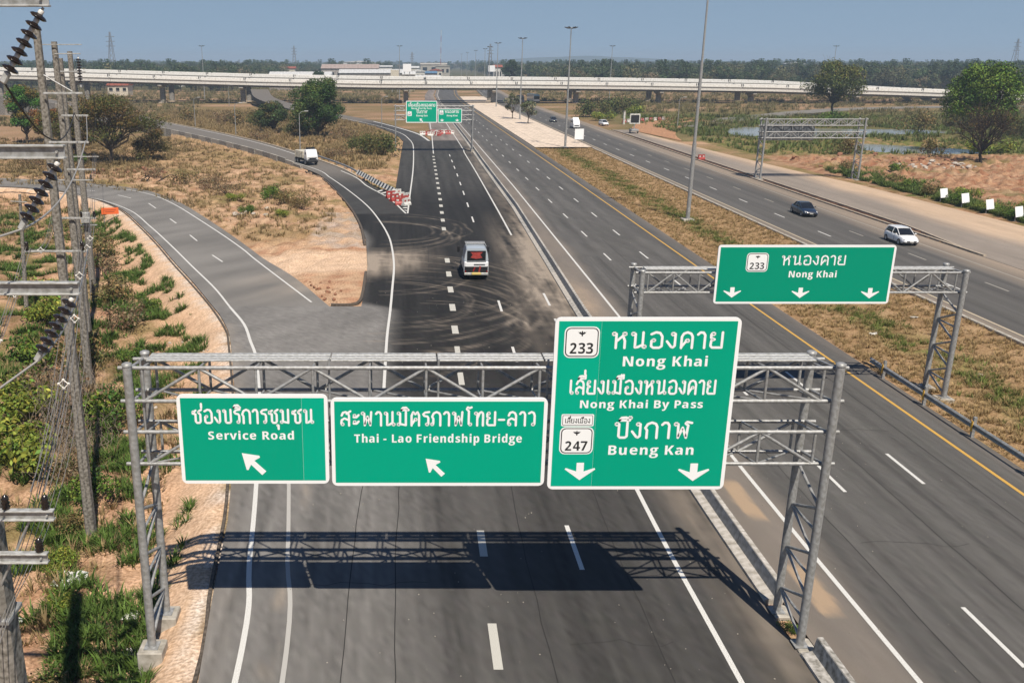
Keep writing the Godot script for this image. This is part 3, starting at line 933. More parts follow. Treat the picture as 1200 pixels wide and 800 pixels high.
# ---------------------------------------------------------------- gantries
func truss_face(o: Node, x0: float, x1: float, ya: float, yb: float, z: float, panels: int, r: float, flip: bool) -> void:
	# verticals and diagonals between two chords (ya above yb)
	for k in panels + 1:
		var x := lerpf(x0, x1, float(k) / panels)
		part("web_post", rod(Vector3(x, ya, z), Vector3(x, yb, z), r, 6), M.galv, o)
		if k < panels:
			var xn := lerpf(x0, x1, float(k + 1) / panels)
			var up: bool = (k % 2 == 0) != flip
			part("diagonal_brace", rod(Vector3(x, yb if up else ya, z), Vector3(xn, ya if up else yb, z), r * 1.15, 6), M.galv, o)
func gantry(label: String, x0: float, x1: float, zf: float, zb: float, ys: Array, yb: Array, foot_l: float, foot_r: float, pr: float, cr: float, panels: int, over := 0.5) -> Node3D:
	var o := thing("sign_gantry", label, "sign gantry", Vector3.ZERO, 0.0, "steel sign gantries across the roads")
	for s in [[x0, foot_l], [x1, foot_r]]:
		for q in [[zf, ys[0] + 0.14], [zb, yb[0] + 0.14]]:
			var post := part("post", rod(Vector3(s[0], s[1], q[0]), Vector3(s[0], q[1], q[0]), pr, 14), M.galv, o)
			var cap := MB.new()
			cap.lathe(Vector3(s[0], q[1] - 0.03, q[0]), [[pr * 1.12, 0], [pr * 1.12, 0.07], [pr * 0.6, 0.1], [0.001, 0.11]], 14)
			part("post_cap", cap, M.galv, post)
			var base := MB.new()
			base.box(Vector3(s[0], s[1] + 0.015, q[0]), Vector3(pr * 3.4, 0.03, pr * 3.4))
			part("base_plate", base, M.galv, post)
		var h: float = yb[-1] - 0.4 - s[1]
		var n := 7
		for k in n:   # lacing of the leg
			var ya: float = s[1] + 0.15 + (h - 0.1) * k / n
			var yn: float = s[1] + 0.15 + (h - 0.1) * (k + 1) / n
			part("leg_brace", rod(Vector3(s[0], ya, zf if k % 2 == 0 else zb), Vector3(s[0], yn, zb if k % 2 == 0 else zf), pr * 0.4, 6), M.galv, o)
			if k % 2 == 1:
				part("leg_strut", rod(Vector3(s[0], ya, zf), Vector3(s[0], ya, zb), pr * 0.36, 6), M.galv, o)
		for k in ys.size():
			part("leg_strut", rod(Vector3(s[0], ys[k], zf), Vector3(s[0], yb[k], zb), pr * 0.36, 6), M.galv, o)
	var zc := zf - pr - cr * 0.7
	var zd := zb + pr + cr * 0.7
	for k in ys.size():
		part("chord", rod(Vector3(x0 - over, ys[k], zc), Vector3(x1 + over, ys[k], zc), cr, 8), M.galv, o)
		part("chord", rod(Vector3(x0 - over, yb[k], zd), Vector3(x1 + over, yb[k], zd), cr, 8), M.galv, o)
	for q in ([[0, 1], [2, 3]] if ys.size() == 4 else [[0, 1]]):
		truss_face(o, x0 + 0.35, x1 - 0.35, ys[q[0]], ys[q[1]], zc, panels, cr * 0.7, false)
		truss_face(o, x0 + 0.35, x1 - 0.35, yb[q[0]], yb[q[1]], zd, panels, cr * 0.7, true)
	for k in panels + 1:   # ties between the two faces
		var x := lerpf(x0 + 0.35, x1 - 0.35, float(k) / panels)
		for y in ys.size():
			part("cross_tie", rod(Vector3(x, ys[y], zc), Vector3(x, yb[y], zd), cr * 0.55, 6), M.galv, o)
		if k < panels:
			var xn := lerpf(x0 + 0.35, x1 - 0.35, float(k + 1) / panels)
			part("cross_tie", rod(Vector3(x, ys[-1], zc), Vector3(xn, yb[-1], zd), cr * 0.55, 6), M.galv, o)
			part("cross_tie", rod(Vector3(xn, ys[1], zc), Vector3(x, yb[1], zd), cr * 0.55, 6), M.galv, o)
	return o
func footing(label: String, at: Vector3, s: Vector3) -> void:
	var o := mi("concrete_footing", boxm(Vector3.ZERO, s, 0.03).mesh(), M.concrete)
	o.position = at - Vector3(0, s.y / 2, 0)
	tag(o, label, "footing", "concrete footings of the gantry posts")
func build_gantries() -> void:
	var o := gantry("large steel truss gantry across the near road carrying three green signs", -7.48, 12.17, -24.03, -25.83, [8.84, 7.86, 6.93, 5.95], [8.62, 7.66, 6.66, 5.68], 0.0, 0.05, 0.125, 0.06, 12, 0.3)
	var cuts := [-7.2, -1.95, 1.1, 4.15, 8.1, 11.9]
	for k in 5:   # walkway boards on top
		for q in 3:
			var b := MB.new()
			b.bbox(Vector3((cuts[k] + cuts[k + 1]) / 2, 8.83, -24.95 - q * 0.24), Vector3(cuts[k + 1] - cuts[k] - 0.04, 0.05, 0.2), 0.01)
			part("walkway_board", b, M.galv_light, o)
		part("joint_flange", rod(Vector3(cuts[k] + 0.01, 9.05, -24.3), Vector3(cuts[k] + 0.01, 5.9, -24.3), 0.035, 6), M.galv, o)
	for z in [-24.03, -25.83]:
		footing("concrete footing block under the %s left post of the near gantry" % ("front" if z > -25 else "rear"), Vector3(-7.48, 0.0, z), Vector3(0.75, 1.9, 0.75))
		footing("concrete footing block under the %s right post of the near gantry, in the barrier line" % ("front" if z > -25 else "rear"), Vector3(12.3, 0.05, z), Vector3(0.56, 0.9, 0.7))
	gantry("steel gantry across the middle road carrying the wide three-arrow sign", 12.35, 28.75, -45.6, -47.4, [6.66, 5.62], [6.62, 5.62], 0.6, 0.0, 0.14, 0.06, 12, 0.3)
	var g2: Node = get_child(get_child_count() - 1)
	for q in 3:
		for k in 4:
			var b := MB.new()
			b.bbox(Vector3(14.6 + k * 3.96, 6.76, -46.2 - q * 0.24), Vector3(3.9, 0.05, 0.2), 0.01)
			part("walkway_board", b, M.galv_light, g2)
	for z in [-45.6, -47.4]:
		footing("footing in the grass under the %s right post of the wide-sign gantry" % ("front" if z > -46 else "rear"), Vector3(28.75, 0.0, z), Vector3(0.8, 0.9, 0.8))
		footing("footing on the barrier under the %s left post of the wide-sign gantry" % ("front" if z > -46 else "rear"), Vector3(12.45, 0.6, z), Vector3(0.5, 0.9, 0.6))
	gantry("distant steel gantry with two green signs before the overpass", -0.6, 14.2, -181, -182.8, [8.6, 7.7, 6.9, 6.0], [8.5, 7.6, 6.8, 5.9], -0.3, 0.4, 0.13, 0.09, 8, 0.3)
	footing("low footing left of the distant two-sign gantry", Vector3(-0.6, -0.2, -181.9), Vector3(1.0, 0.6, 2.8))
	footing("low footing right of the distant two-sign gantry", Vector3(14.25, 0.4, -181.9), Vector3(0.5, 0.9, 2.6))
	gantry("bare steel gantry over the frontage road showing the back of its sign", 53.75, 68.3, -138.0, -140.0, [8.7, 7.8, 6.9, 6.0], [8.6, 7.7, 6.8, 5.9], 0.1, 0.0, 0.14, 0.075, 12, 0.4)
	footing("footing on the planted strip under the bare gantry", Vector3(53.75, 0.1, -139), Vector3(0.7, 0.7, 2.9))
	footing("footing in the soil under the right leg of the bare gantry", Vector3(68.3, 0.0, -139), Vector3(0.9, 0.9, 2.9))
	var g = M.green_a
	var s := sign_board("green Service Road sign, leftmost on the near gantry", -6.13, -1.96, 5.52, 8.2, -23.8, 0.1, [[-6.03, g], [-2.68, M.green_c]])
	words(s, thai("ช่องบริการชุมชน", -5.72, -2.35, 7.36, 0.41))
	latin("Service Road", s, -5.31, -2.92, 6.87, 0.26, 0.0065, M.sign_white)
	arrow_up_left(s, -4.4, 6.46, 0.68)
	s = sign_board("green Friendship Bridge sign, middle of the near gantry", -1.88, 4.12, 5.45, 8.1, -23.8, 0.1, [[-1.78, M.green_b]])
	words(s, thai("สะพานมิตรภาพไทย-ลาว", -1.63, 3.81, 7.29, 0.41))
	latin("Thai - Lao Friendship Bridge", s, -1.24, 3.44, 6.77, 0.27, 0.0065, M.sign_white)
	arrow_up_left(s, 0.76, 6.29, 0.56)
	s = sign_board("tallest green sign with routes 233 and 247, right on the near gantry", 4.2, 9.19, 5.38, 10.42, -23.72, 0.1, [[4.3, M.green_c], [5.45, g]])
	shield(s, 4.46, 9.29, 5.41, 10.17, "233")
	words(s, thai("หนองคาย", 5.73, 8.77, 9.57, 0.45))
	latin("Nong Khai", s, 6.08, 8.38, 9.04, 0.31, 0.0065, M.sign_white)
	words(s, thai("เลี่ยงเมืองหนองคาย", 4.66, 8.69, 8.25, 0.4))
	latin("Nong Khai By Pass", s, 4.99, 8.37, 7.83, 0.25, 0.0065, M.sign_white)
	var p := plate("route_plate", rrect(4.5, 7.3, 5.4, 7.66, 0.04), 0.004, 0.0085, M.sign_white, s)
	plate("plate_outline", rrect(4.53, 7.33, 5.37, 7.63, 0.03), 0.003, 0.0105, M.sign_black, p)
	plate("plate_face", rrect(4.545, 7.345, 5.355, 7.615, 0.02), 0.003, 0.0125, M.sign_white, p)
	var pt := part("thai_lettering", thai("เลี่ยงเมือง", 4.6, 5.3, 7.4, 0.13), M.sign_black, p)
	pt.position.z = 0.014
	shield(s, 4.48, 6.46, 5.42, 7.28, "247")
	words(s, thai("บึงกาฬ", 5.98, 8.16, 6.95, 0.47))
	latin("Bueng Kan", s, 5.86, 8.24, 6.43, 0.29, 0.0065, M.sign_white)
	arrow_down(s, 5.1, 5.67, 6.2, 0.86)
	arrow_down(s, 8.3, 5.64, 6.18, 0.88)
	s = sign_board("wide green sign with route 233 and three down arrows over the middle road", 16.0, 24.9, 5.14, 8.16, -45.38, 0.11, [[16.11, M.green_d]])
	shield(s, 17.46, 6.8, 18.56, 7.77, "233")
	words(s, thai("หนองคาย", 19.22, 22.46, 7.16, 0.47))
	latin("Nong Khai", s, 19.67, 22.08, 6.5, 0.36, 0.0065, M.sign_white)
	arrow_down(s, 16.91, 5.46, 6.0, 0.9)
	arrow_down(s, 20.37, 5.44, 5.98, 0.9)
	arrow_down(s, 23.9, 5.42, 5.96, 0.92)
	s = sign_board("larger green sign with route shield on the distant gantry", 1.4, 7.35, 5.5, 9.55, -180.7, 0.14, [[1.54, M.green_b]])
	words(s, thai("เลี่ยงเมืองหนองคาย", 1.8, 6.98, 8.5, 0.5, 0.17))
	latin("Nong Khai By Pass", s, 2.44, 6.3, 8.0, 0.33, 0.0065, M.sign_white)
	words(s, thai("บึงกาฬ", 3.4, 5.5, 7.25, 0.5, 0.17))
	latin("Bueng Kan", s, 3.4, 5.5, 6.65, 0.33, 0.0065, M.sign_white)
	shield(s, 1.7, 6.75, 2.5, 7.6, "247", false)
	arrow_up_left(s, 4.0, 6.3, 0.7)
	s = sign_board("smaller green sign with two arrows on the distant gantry", 7.5, 12.1, 5.5, 8.1, -180.7, 0.12, [[7.62, M.green_b]])
	shield(s, 7.8, 7.0, 8.55, 7.8, "233", false)
	words(s, thai("หนองคาย", 8.8, 11.5, 7.3, 0.48, 0.17))
	latin("Nong Khai", s, 9.2, 11.25, 6.65, 0.34, 0.0065, M.sign_white)
	arrow_down(s, 8.3, 5.72, 6.2, 0.8)
	arrow_down(s, 11.2, 5.72, 6.2, 0.8)
	var back := thing("road_sign", "long sign seen from its grey back on the bare gantry", "road sign", Vector3(0, 0, -140.4))
	part("sign_back", boxm(Vector3(57.9, 6.7, -0.06), Vector3(8.2, 2.4, 0.06), 0.02), M.alu_dark, back)
	for k in 6:
		part("mounting_rail", boxm(Vector3(54.2 + k * 1.48, 6.7, 0.02), Vector3(0.1, 2.3, 0.08)), M.galv, back)

# ---------------------------------------------------------------- barriers, overpass, masts
func build_barriers() -> void:
	var o := thing("concrete_barrier", "long low concrete barrier between the near road and the middle road", "barrier")
	var z := 6.0
	while z > -400:
		var ln := 9.0 if z > -200 else 18.0
		if z == -21.0:
			ln = 2.6
		elif absf(z + 23.6) < 0.01:   # gap for the gantry leg
			z = -26.4
			ln = 3.6
		var pts := []
		for k in 5:
			var zz := z - (ln - 0.03) * k / 4.0
			pts.append(Vector3(at_z(BAR, zz), 0, zz))
		var b := MB.new()
		sweep(b, pts, [Vector2(0.0, -0.2), Vector2(0.0, 0.1), Vector2(0.34, 0.16), Vector2(0.42, 0.6), Vector2(0.44, 0.63), Vector2(0.6, 0.63), Vector2(0.62, 0.6), Vector2(0.64, -0.2)])
		part("barrier_segment", b, M.barrier_a if int(z) % 2 else M.barrier_b, o)
		z -= ln
	# parapet wall of the ramp
	o = thing("retaining_wall", "weathered grey parapet wall along the outer side of the ramp", "wall")
	var path := even(curve(RAMP_L), 150)
	var run := []
	for k in path.size():
		if path[k].z < -149:
			run.append(path[k])
	for k in range(0, run.size() - 3, 2):
		var b := MB.new()
		var e: Vector3 = (run[k + 2] - run[k]).normalized() * 0.03
		var hh: float = 0.72 if k > 4 else 0.3 + 0.1 * k
		sweep(b, [run[k] + e, run[k + 1], run[k + 2] - e], [Vector2(-0.3, -run[k].y - 0.6), Vector2(-0.3, hh), Vector2(-0.27, hh + 0.03), Vector2(-0.03, hh + 0.03), Vector2(0.0, hh), Vector2(0.0, -0.3)])
		part("wall_panel", b, M.concrete_stain if k % 4 == 0 else M.concrete, o)
		if k % 6 == 0:
			var pm := MB.new()
			var up: float = run[k].y + hh + 0.12
			pm.box(run[k] + Vector3(-0.36, (hh + 0.12 - run[k].y - 0.6) / 2.0 - 0.0, 0.0), Vector3(0.16, up + 0.6, 0.3))
			part("wall_pier", pm, M.concrete_stain, o)
	kerb("kerb", even(curve(RAMP_R.slice(3)), 70).map(func(p): return p + Vector3(0.15, 0, 0)), 0.3, 0.18, 1.4, M.concrete_warm)
	path = even(curve(RAMP_R), 150)
	# guard rail with black and white boards at the gore
	o = thing("guardrail", "guardrail with black and white boards leading to the gore", "guardrail")
	var rail := []
	for k in path.size():
		if path[k].z < -119.5 and path[k].z > -172:
			rail.append(path[k] + Vector3(0.55, 0, 0))
	var b := MB.new()
	sweep(b, rail.map(func(p): return p + Vector3(0, 0.55, 0)), wbeam())
	part("beam", b, M.galv, o)
	var acc := 0.0
	for k in rail.size() - 1:
		if k % 2 == 0:
			part("post", boxm(rail[k] + Vector3(0.1, 0.25, 0), Vector3(0.12, 0.95, 0.12)), M.galv, o)
		if rail[k].z > -140:
			for q in 3:
				var p: Vector3 = rail[k].lerp(rail[k + 1], q / 3.0)
				var d: Vector3 = (rail[k + 1] - rail[k]).normalized()
				var bm := MB.new()
				bm.box(p + Vector3(-0.1, 0.62, 0), Vector3(0.04, 0.7, rail[k].distance_to(rail[k + 1]) / 3.0 - 0.02), Basis(d.cross(Vector3.UP).normalized(), Vector3.UP, -d) * Basis(Vector3(0, 0, 1), -0.6))
				part("board", bm, M.white if (k * 3 + q) % 2 else M.black, o)
	o = thing("guardrail", "steel guardrail on posts beside the dry grass median", "guardrail")
	var pts := []
	for k in 24:
		pts.append(Vector3(26.95 - 0.006 * k, 0.62, -50.0 + 1.4 * k))
	pts.reverse()
	b = MB.new()
	sweep(b, pts, wbeam())
	part("beam", b, M.galv, o)
	for k in range(1, 24, 3):
		var p: Vector3 = pts[k]
		part("post", boxm(p + Vector3(0.11, -0.2, 0), Vector3(0.14, 1.2, 0.12)), M.galv, o)
		part("reflector", boxm(p + Vector3(-0.06, -0.02, 0.1), Vector3(0.03, 0.5, 0.12)), M.yellow, o)
func wbeam() -> Array:
	return [Vector2(0.02, -0.16), Vector2(-0.05, -0.1), Vector2(-0.05, -0.06), Vector2(0.03, -0.01), Vector2(0.03, 0.01), Vector2(-0.05, 0.06), Vector2(-0.05, 0.1), Vector2(0.02, 0.16), Vector2(0.035, 0.16)]
const DECK := [[-480, 14.4], [-260, 14.0], [-161, 12.4], [-109, 11.1], [-58, 9.75], [-6, 8.85], [46, 8.7], [98, 8.2], [150, 7.4], [202, 6.0], [230, 5.1], [251, 4.2], [300, 2.6], [380, 0.9]]
func deck_top(x: float) -> float:
	for k in range(1, DECK.size()):
		if x <= DECK[k][0]:
			return lerpf(DECK[k - 1][1], DECK[k][1], (x - DECK[k - 1][0]) / (DECK[k][0] - DECK[k - 1][0]))
	return DECK[-1][1]
func overpass(label: String, z0: float, z1: float, rise: float, x_end: float, piers: Array) -> void:
	var o := thing("overpass", label, "overpass", Vector3.ZERO, 0.0, "parallel concrete overpasses")
	var path := func(a: float, b: float, d: float, dz: float, dy: float) -> Array:
		var p := []
		var n := maxi(2, int((b - a) / d))
		for k in n + 1:
			var x := lerpf(a, b, float(k) / n)
			p.append(Vector3(x, deck_top(x) + rise * smooth(230, 150, x) + dy, dz))
		return p
	var w := z0 - z1
	var b := MB.new()
	sweep(b, path.call(-480.0, x_end, 12.0, (z0 + z1) / 2, -1.2), [Vector2(-w / 2, -0.25), Vector2(-w / 2, 0.0), Vector2(w / 2, 0.0), Vector2(w / 2, -0.25), Vector2(w / 2 - 0.3, -0.25)])
	part("deck", b, M.concrete_stain, o)
	for e in [[z0 - 0.55, "f"], [z1 + 0.55, "b"]]:
		b = MB.new()
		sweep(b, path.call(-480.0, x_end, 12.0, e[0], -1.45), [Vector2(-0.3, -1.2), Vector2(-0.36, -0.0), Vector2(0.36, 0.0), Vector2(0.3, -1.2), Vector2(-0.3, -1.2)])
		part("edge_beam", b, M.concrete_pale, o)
	for k in 3:
		b = MB.new()
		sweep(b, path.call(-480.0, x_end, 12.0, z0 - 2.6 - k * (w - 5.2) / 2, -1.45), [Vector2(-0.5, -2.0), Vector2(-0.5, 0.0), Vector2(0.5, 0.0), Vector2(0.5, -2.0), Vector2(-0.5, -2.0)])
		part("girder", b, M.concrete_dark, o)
	for e in [z0 - 0.15, z1 + 0.15]:
		var x := -446.0
		while x < x_end - 18:
			b = MB.new()
			sweep(b, path.call(x, x + 17.7, 6.0, e, -1.2), [Vector2(-0.14, -0.1), Vector2(-0.1, 1.12), Vector2(-0.07, 1.16), Vector2(0.07, 1.16), Vector2(0.1, 1.12), Vector2(0.14, -0.1)])
			part("parapet", b, M.concrete_white, o)
			if e == z0 - 0.15:
				for q in [0.0, 0.62]:
					part("drain_pipe", rod(Vector3(x + 17.55 + q, deck_top(x) + rise * smooth(230, 150, x) - 0.2, e + 0.16), Vector3(x + 17.55 + q, deck_top(x) + rise * smooth(230, 150, x) - 1.05, e + 0.16), 0.16, 6), M.rubber, o)
			x += 18.3
	for x in piers:
		var top := deck_top(x) + rise * smooth(230, 150, x) - 3.4
		if top < 1.0:
			continue
		var cap := MB.new()
		var zc := (z0 + z1) / 2
		cap.prism(PackedVector2Array([Vector2(-w / 2 + 0.8, top), Vector2(w / 2 - 0.8, top), Vector2(w / 2 - 0.8, top - 0.5), Vector2(1.4, top - 1.3), Vector2(-1.4, top - 1.3), Vector2(-w / 2 + 0.8, top - 0.5)]), 1.6, Transform3D(Basis(Vector3(0, 0, -1), Vector3.UP, Vector3(1, 0, 0)), Vector3(x + 0.8, 0, zc)))
		var pier := part("pier", boxm(Vector3(x, (top - 1.3) / 2 - 0.2, zc), Vector3(1.9, top - 1.3 + 0.5, 2.2), 0.25), M.concrete_stain, o)
		part("pier_cap", cap, M.concrete, pier)
		part("pile_cap", boxm(Vector3(x, 0.1, zc), Vector3(3.2, 0.5, 3.4), 0.05), M.concrete_warm, pier)
func build_overpass() -> void:
	overpass("white concrete overpass crossing the whole view, the nearer of the pair", -386.5, -397.5, 0.0, 380, [-250, -212, -170, -133, -97, -64, -30, 3, 39, 73, 107, 145, 187, 218, 245])
	overpass("farther overpass deck just behind and above the nearer one", -402.5, -412.5, 1.45, 372, [-250, -212, -170, -133, -97, -64, -30, 3, 39, 73, 107, 145, 187, 218])
func mast_proto(h: float, arms: int) -> Node3D:
	var o := thing("lamp_mast", "", "lamp mast", Vector3.ZERO, 0.0, "tall lamp masts along the median")
	var b := MB.new()
	b.lathe(Vector3.ZERO, [[0.0, 0], [0.27, 0], [0.27, 0.05], [0.23, 0.3], [0.22, h * 0.33], [0.17, h * 0.34], [0.16, h * 0.66], [0.12, h * 0.67], [0.09, h - 0.3], [0.0, h - 0.28]], 12)
	part("pole", b, M.galv, o)
	part("base_plate", boxm(Vector3(0, 0.06, 0), Vector3(0.8, 0.12, 0.8), 0.02), M.galv, o)
	part("service_door", boxm(Vector3(0, 1.2, 0.22), Vector3(0.16, 0.5, 0.04)), M.galv_light, o)
	b = MB.new()
	var ring := []
	for k in 17:
		ring.append(Vector3(cos(TAU * k / 16) * 0.6, h - 0.35, sin(TAU * k / 16) * 0.6))
	b.tube(ring, 0.05, 6)
	for k in 4:
		b.tube([Vector3(0, h - 0.3, 0), Vector3(cos(PI / 2 * k) * 0.6, h - 0.35, sin(PI / 2 * k) * 0.6)], 0.04, 6)
	part("ring", b, M.galv, o)
	for k in arms:
		var a := TAU * k / arms
		var l := MB.new()
		var d := Vector3(cos(a), 0, sin(a))
		l.bbox(d * 0.98 + Vector3(0, h - 0.3, 0), Vector3(0.75, 0.16, 0.42), 0.05, Basis(d, Vector3.UP, d.cross(Vector3.UP)) * Basis(Vector3(0, 0, 1), 0.35))
		part("luminaire", l, M.lamp_dark, o)
	return o
func build_masts() -> void:
	var p0 := mast_proto(25.6, 6)
	p0.position = Vector3(32.58, -0.3, -103.3)
	p0.set_meta("label", "nearest lamp mast, its pole rising out of the picture from the grass median")
	var f := mi("concrete_footing", boxm(Vector3(0, -0.3, 0), Vector3(1.3, 0.8, 1.3), 0.04).mesh(), M.concrete)
	f.position = Vector3(32.58, -0.2, -103.3)
	tag(f, "square footing under the nearest lamp mast", "footing")
	var p := mast_proto(23.2, 6)
	p.position = Vector3(33.7, 0.1, -189.7)
	p.set_meta("label", "lamp mast at the near end of the pale paved median")
	for q in [[36.0, -281, "lamp mast between the small grey trees on the paved median"], [37.0, -360, "lamp mast on the paved median just before the overpass"], [42.0, -445, "first lamp mast beyond the overpass in the row along the road"], [47.5, -530, "second lamp mast beyond the overpass in the row along the road"], [50.0, -625, "third lamp mast beyond the overpass in the row along the road"], [57, -800, "fourth lamp mast beyond the overpass in the row along the road"], [66, -1010, "farthest small lamp mast in the row along the road"], [0.4, -422, "lamp mast behind the overpass above the distant green signs"], [93.4, -422, "lamp mast behind the overpass right of the road, alone against the forest"], [-86, -422, "lamp mast behind the overpass at the left, near the lattice pylon"], [192, -424, "lamp mast behind the overpass above the right olive tree"]]:
		copy(p, q[2], Vector3(q[0], 0.1 if q[1] > -380 else -0.1, q[1]))
	var s := thing("street_lamp", "single-arm street lamp by the ramp next to the white truck", "street lamp", Vector3(-18.6, 0.0, -177), 0.0, "single-arm street lamps along the ramps")
	var b := MB.new()
	b.lathe(Vector3.ZERO, [[0.0, 0], [0.12, 0], [0.11, 1.0], [0.06, 7.4], [0.0, 7.42]], 8)
	part("pole", b, M.galv, s)
	b = MB.new()
	b.tube([Vector3(0, 7.3, 0), Vector3(0.4, 7.7, 0), Vector3(1.1, 7.85, 0)], 0.05, 6)
	part("arm", b, M.galv, s)
	part("luminaire", boxm(Vector3(1.35, 7.84, 0), Vector3(0.8, 0.16, 0.32), 0.05), M.galv_light, s)
	for q in [[-37, -214, "street lamp by the ramp behind the parapet wall, second from the white truck"], [-53, -246, "street lamp by the ramp near the umbrella tree"], [-4.5, -252, "street lamp beside the slip road left of the distant signs"], [73, -247, "street lamp beside the dirt road"], [-66, -370, "street lamp before the overpass at the left"]]:
		copy(s, q[2], Vector3(q[0], -0.1, q[1]))

# ---------------------------------------------------------------- power line
func utility_pole(label: String, at: Vector3, h: float, r0: float, r1: float) -> Node3D:
	var o := thing("utility_pole", label, "utility pole", at, 0.0, "concrete poles of the power line")
	var b := MB.new()
	var rings := []
	for y in [0.0, h * 0.5, h]:
		var r := lerpf(r0, r1, y / h)
		var ring := PackedVector3Array()
		for p in [Vector2(1, -0.7), Vector2(0.7, -1), Vector2(-0.7, -1), Vector2(-1, -0.7), Vector2(-1, 0.7), Vector2(-0.7, 1), Vector2(0.7, 1), Vector2(1, 0.7)]:
			ring.append(Vector3(p.x * r, y, p.y * r))
		ring.reverse()
		rings.append(ring)
	for a in 2:
		for j in 8:
			b.quad(rings[a][j], rings[a][(j + 1) % 8], rings[a + 1][(j + 1) % 8], rings[a + 1][j])
	for j in range(1, 7):
		b.tri(rings[2][0], rings[2][j], rings[2][j + 1])
	part("pole_shaft", b, M.pole, o)
	return o
func arm(o: Node, x0: float, x1: float, y: float, s: float, double := true) -> void:
	var mid := (x0 + x1) / 2
	if not double:
		part("crossarm", boxm(Vector3(mid, y, 0.2 + s), Vector3(x1 - x0, s, s * 0.55), 0.012), M.galv_light, o)
		return
	# rolled steel beam: web with two flanges
	var c := part("crossarm", boxm(Vector3(mid, y, 0.3), Vector3(x1 - x0 - 0.01, s * 1.7, 0.02)), M.galv, o)
	for e in [-1, 1]:
		part("flange", boxm(Vector3(mid, y + e * s * 0.85, 0.3), Vector3(x1 - x0, 0.03, 0.13), 0.006), M.galv_light, c)
	for x in [x0 + 0.3, mid - 0.3, mid + 0.3, x1 - 0.12]:
		part("bolt", rod(Vector3(x, y, 0.28), Vector3(x, y, 0.36), 0.022, 6), M.galv_light, c)
func string_of(o: Node, a: Vector3, b: Vector3, n := 7) -> void:   # suspension discs from a to b
	var d := (b - a).normalized()
	var st := part("insulator_string", rod(a, b, 0.022, 6), M.galv, o)
	var side := d.cross(Vector3(0, 0, 1)).normalized()
	var bs := Basis(side, -d, side.cross(-d))
	var l := a.distance_to(b)
	for k in n:
		var c := a + d * (l * (0.12 + 0.8 * k / (n - 1)))
		var m := MB.new()
		m.lathe(c, [[0.03, -0.045], [0.09, -0.05], [0.128, -0.028], [0.13, -0.016], [0.1, 0.008], [0.05, 0.022], [0.045, 0.03], [0.0, 0.031]], 16, bs)
		part("disc", m, M.porcelain, st)
		m = MB.new()
		m.lathe(c + d * -0.06, [[0.042, -0.03], [0.045, 0.03], [0.0, 0.04]], 10, bs)
		part("cap", m, M.porcelain_white, st)
	var m := MB.new()
	m.bbox(b + d * 0.08, Vector3(0.1, 0.2, 0.08), 0.02, bs)
	part("clamp", m, M.galv_light, st)
func pin(o: Node, p: Vector3, h := 0.34) -> void:
	var m := MB.new()
	m.lathe(p, [[0.04, 0], [0.075, 0.03], [0.055, 0.06], [0.08, 0.1], [0.055, 0.13], [0.08, 0.17], [0.055, 0.2], [0.07, 0.24], [0.05, h - 0.04], [0.0, h]], 10)
	part("pin_insulator", m, M.porcelain, o)
func sag(a: Vector3, b: Vector3, s: float, n := 12) -> Array:
	var p := []
	for k in n + 1:
		var t := float(k) / n
		p.append(a.lerp(b, t) - Vector3(0, s * 4.0 * t * (1.0 - t), 0))
	return p
func cable(label: String, runs: Array, r: float, m: Material) -> void:
	var o := thing("power_cable", label, "cable", Vector3.ZERO, 0.0, "cables of the power line")
	for p in runs:
		var b := MB.new()
		b.tube(p, r, 5)
		part("span", b, m, o)
func bundle(label: String, pts: Array, s: float, spacers: Array) -> void:   # four cables held apart by spacers
	var o := thing("cable_bundle", label, "cable", Vector3.ZERO, 0.0, "spaced aerial cable bundles")
	var offs := [Vector3(0, 0.1, 0), Vector3(-0.12, 0.0, 0), Vector3(0.12, 0, 0), Vector3(0, -0.12, 0)]
	for k in 4:
		for j in pts.size() - 1:
			var b := MB.new()
			b.tube(sag(pts[j] + offs[k], pts[j + 1] + offs[k], s, 14), 0.011 if k else 0.008, 5)
			part("cable", b, M.wire_grey, o)
	for q in spacers:
		var c: Vector3 = sag(pts[q[0]], pts[q[0] + 1], s, 14)[q[1]]
		var b := MB.new()
		var ring := [offs[0], offs[1], offs[3], offs[2], offs[0]].map(func(v): return c + v)
		b.tube(ring, 0.018, 6)
		for v in offs:
			b.bbox(c + v, Vector3(0.06, 0.06, 0.06), 0.012)
		part("cable_spacer", b, M.spacer, o)
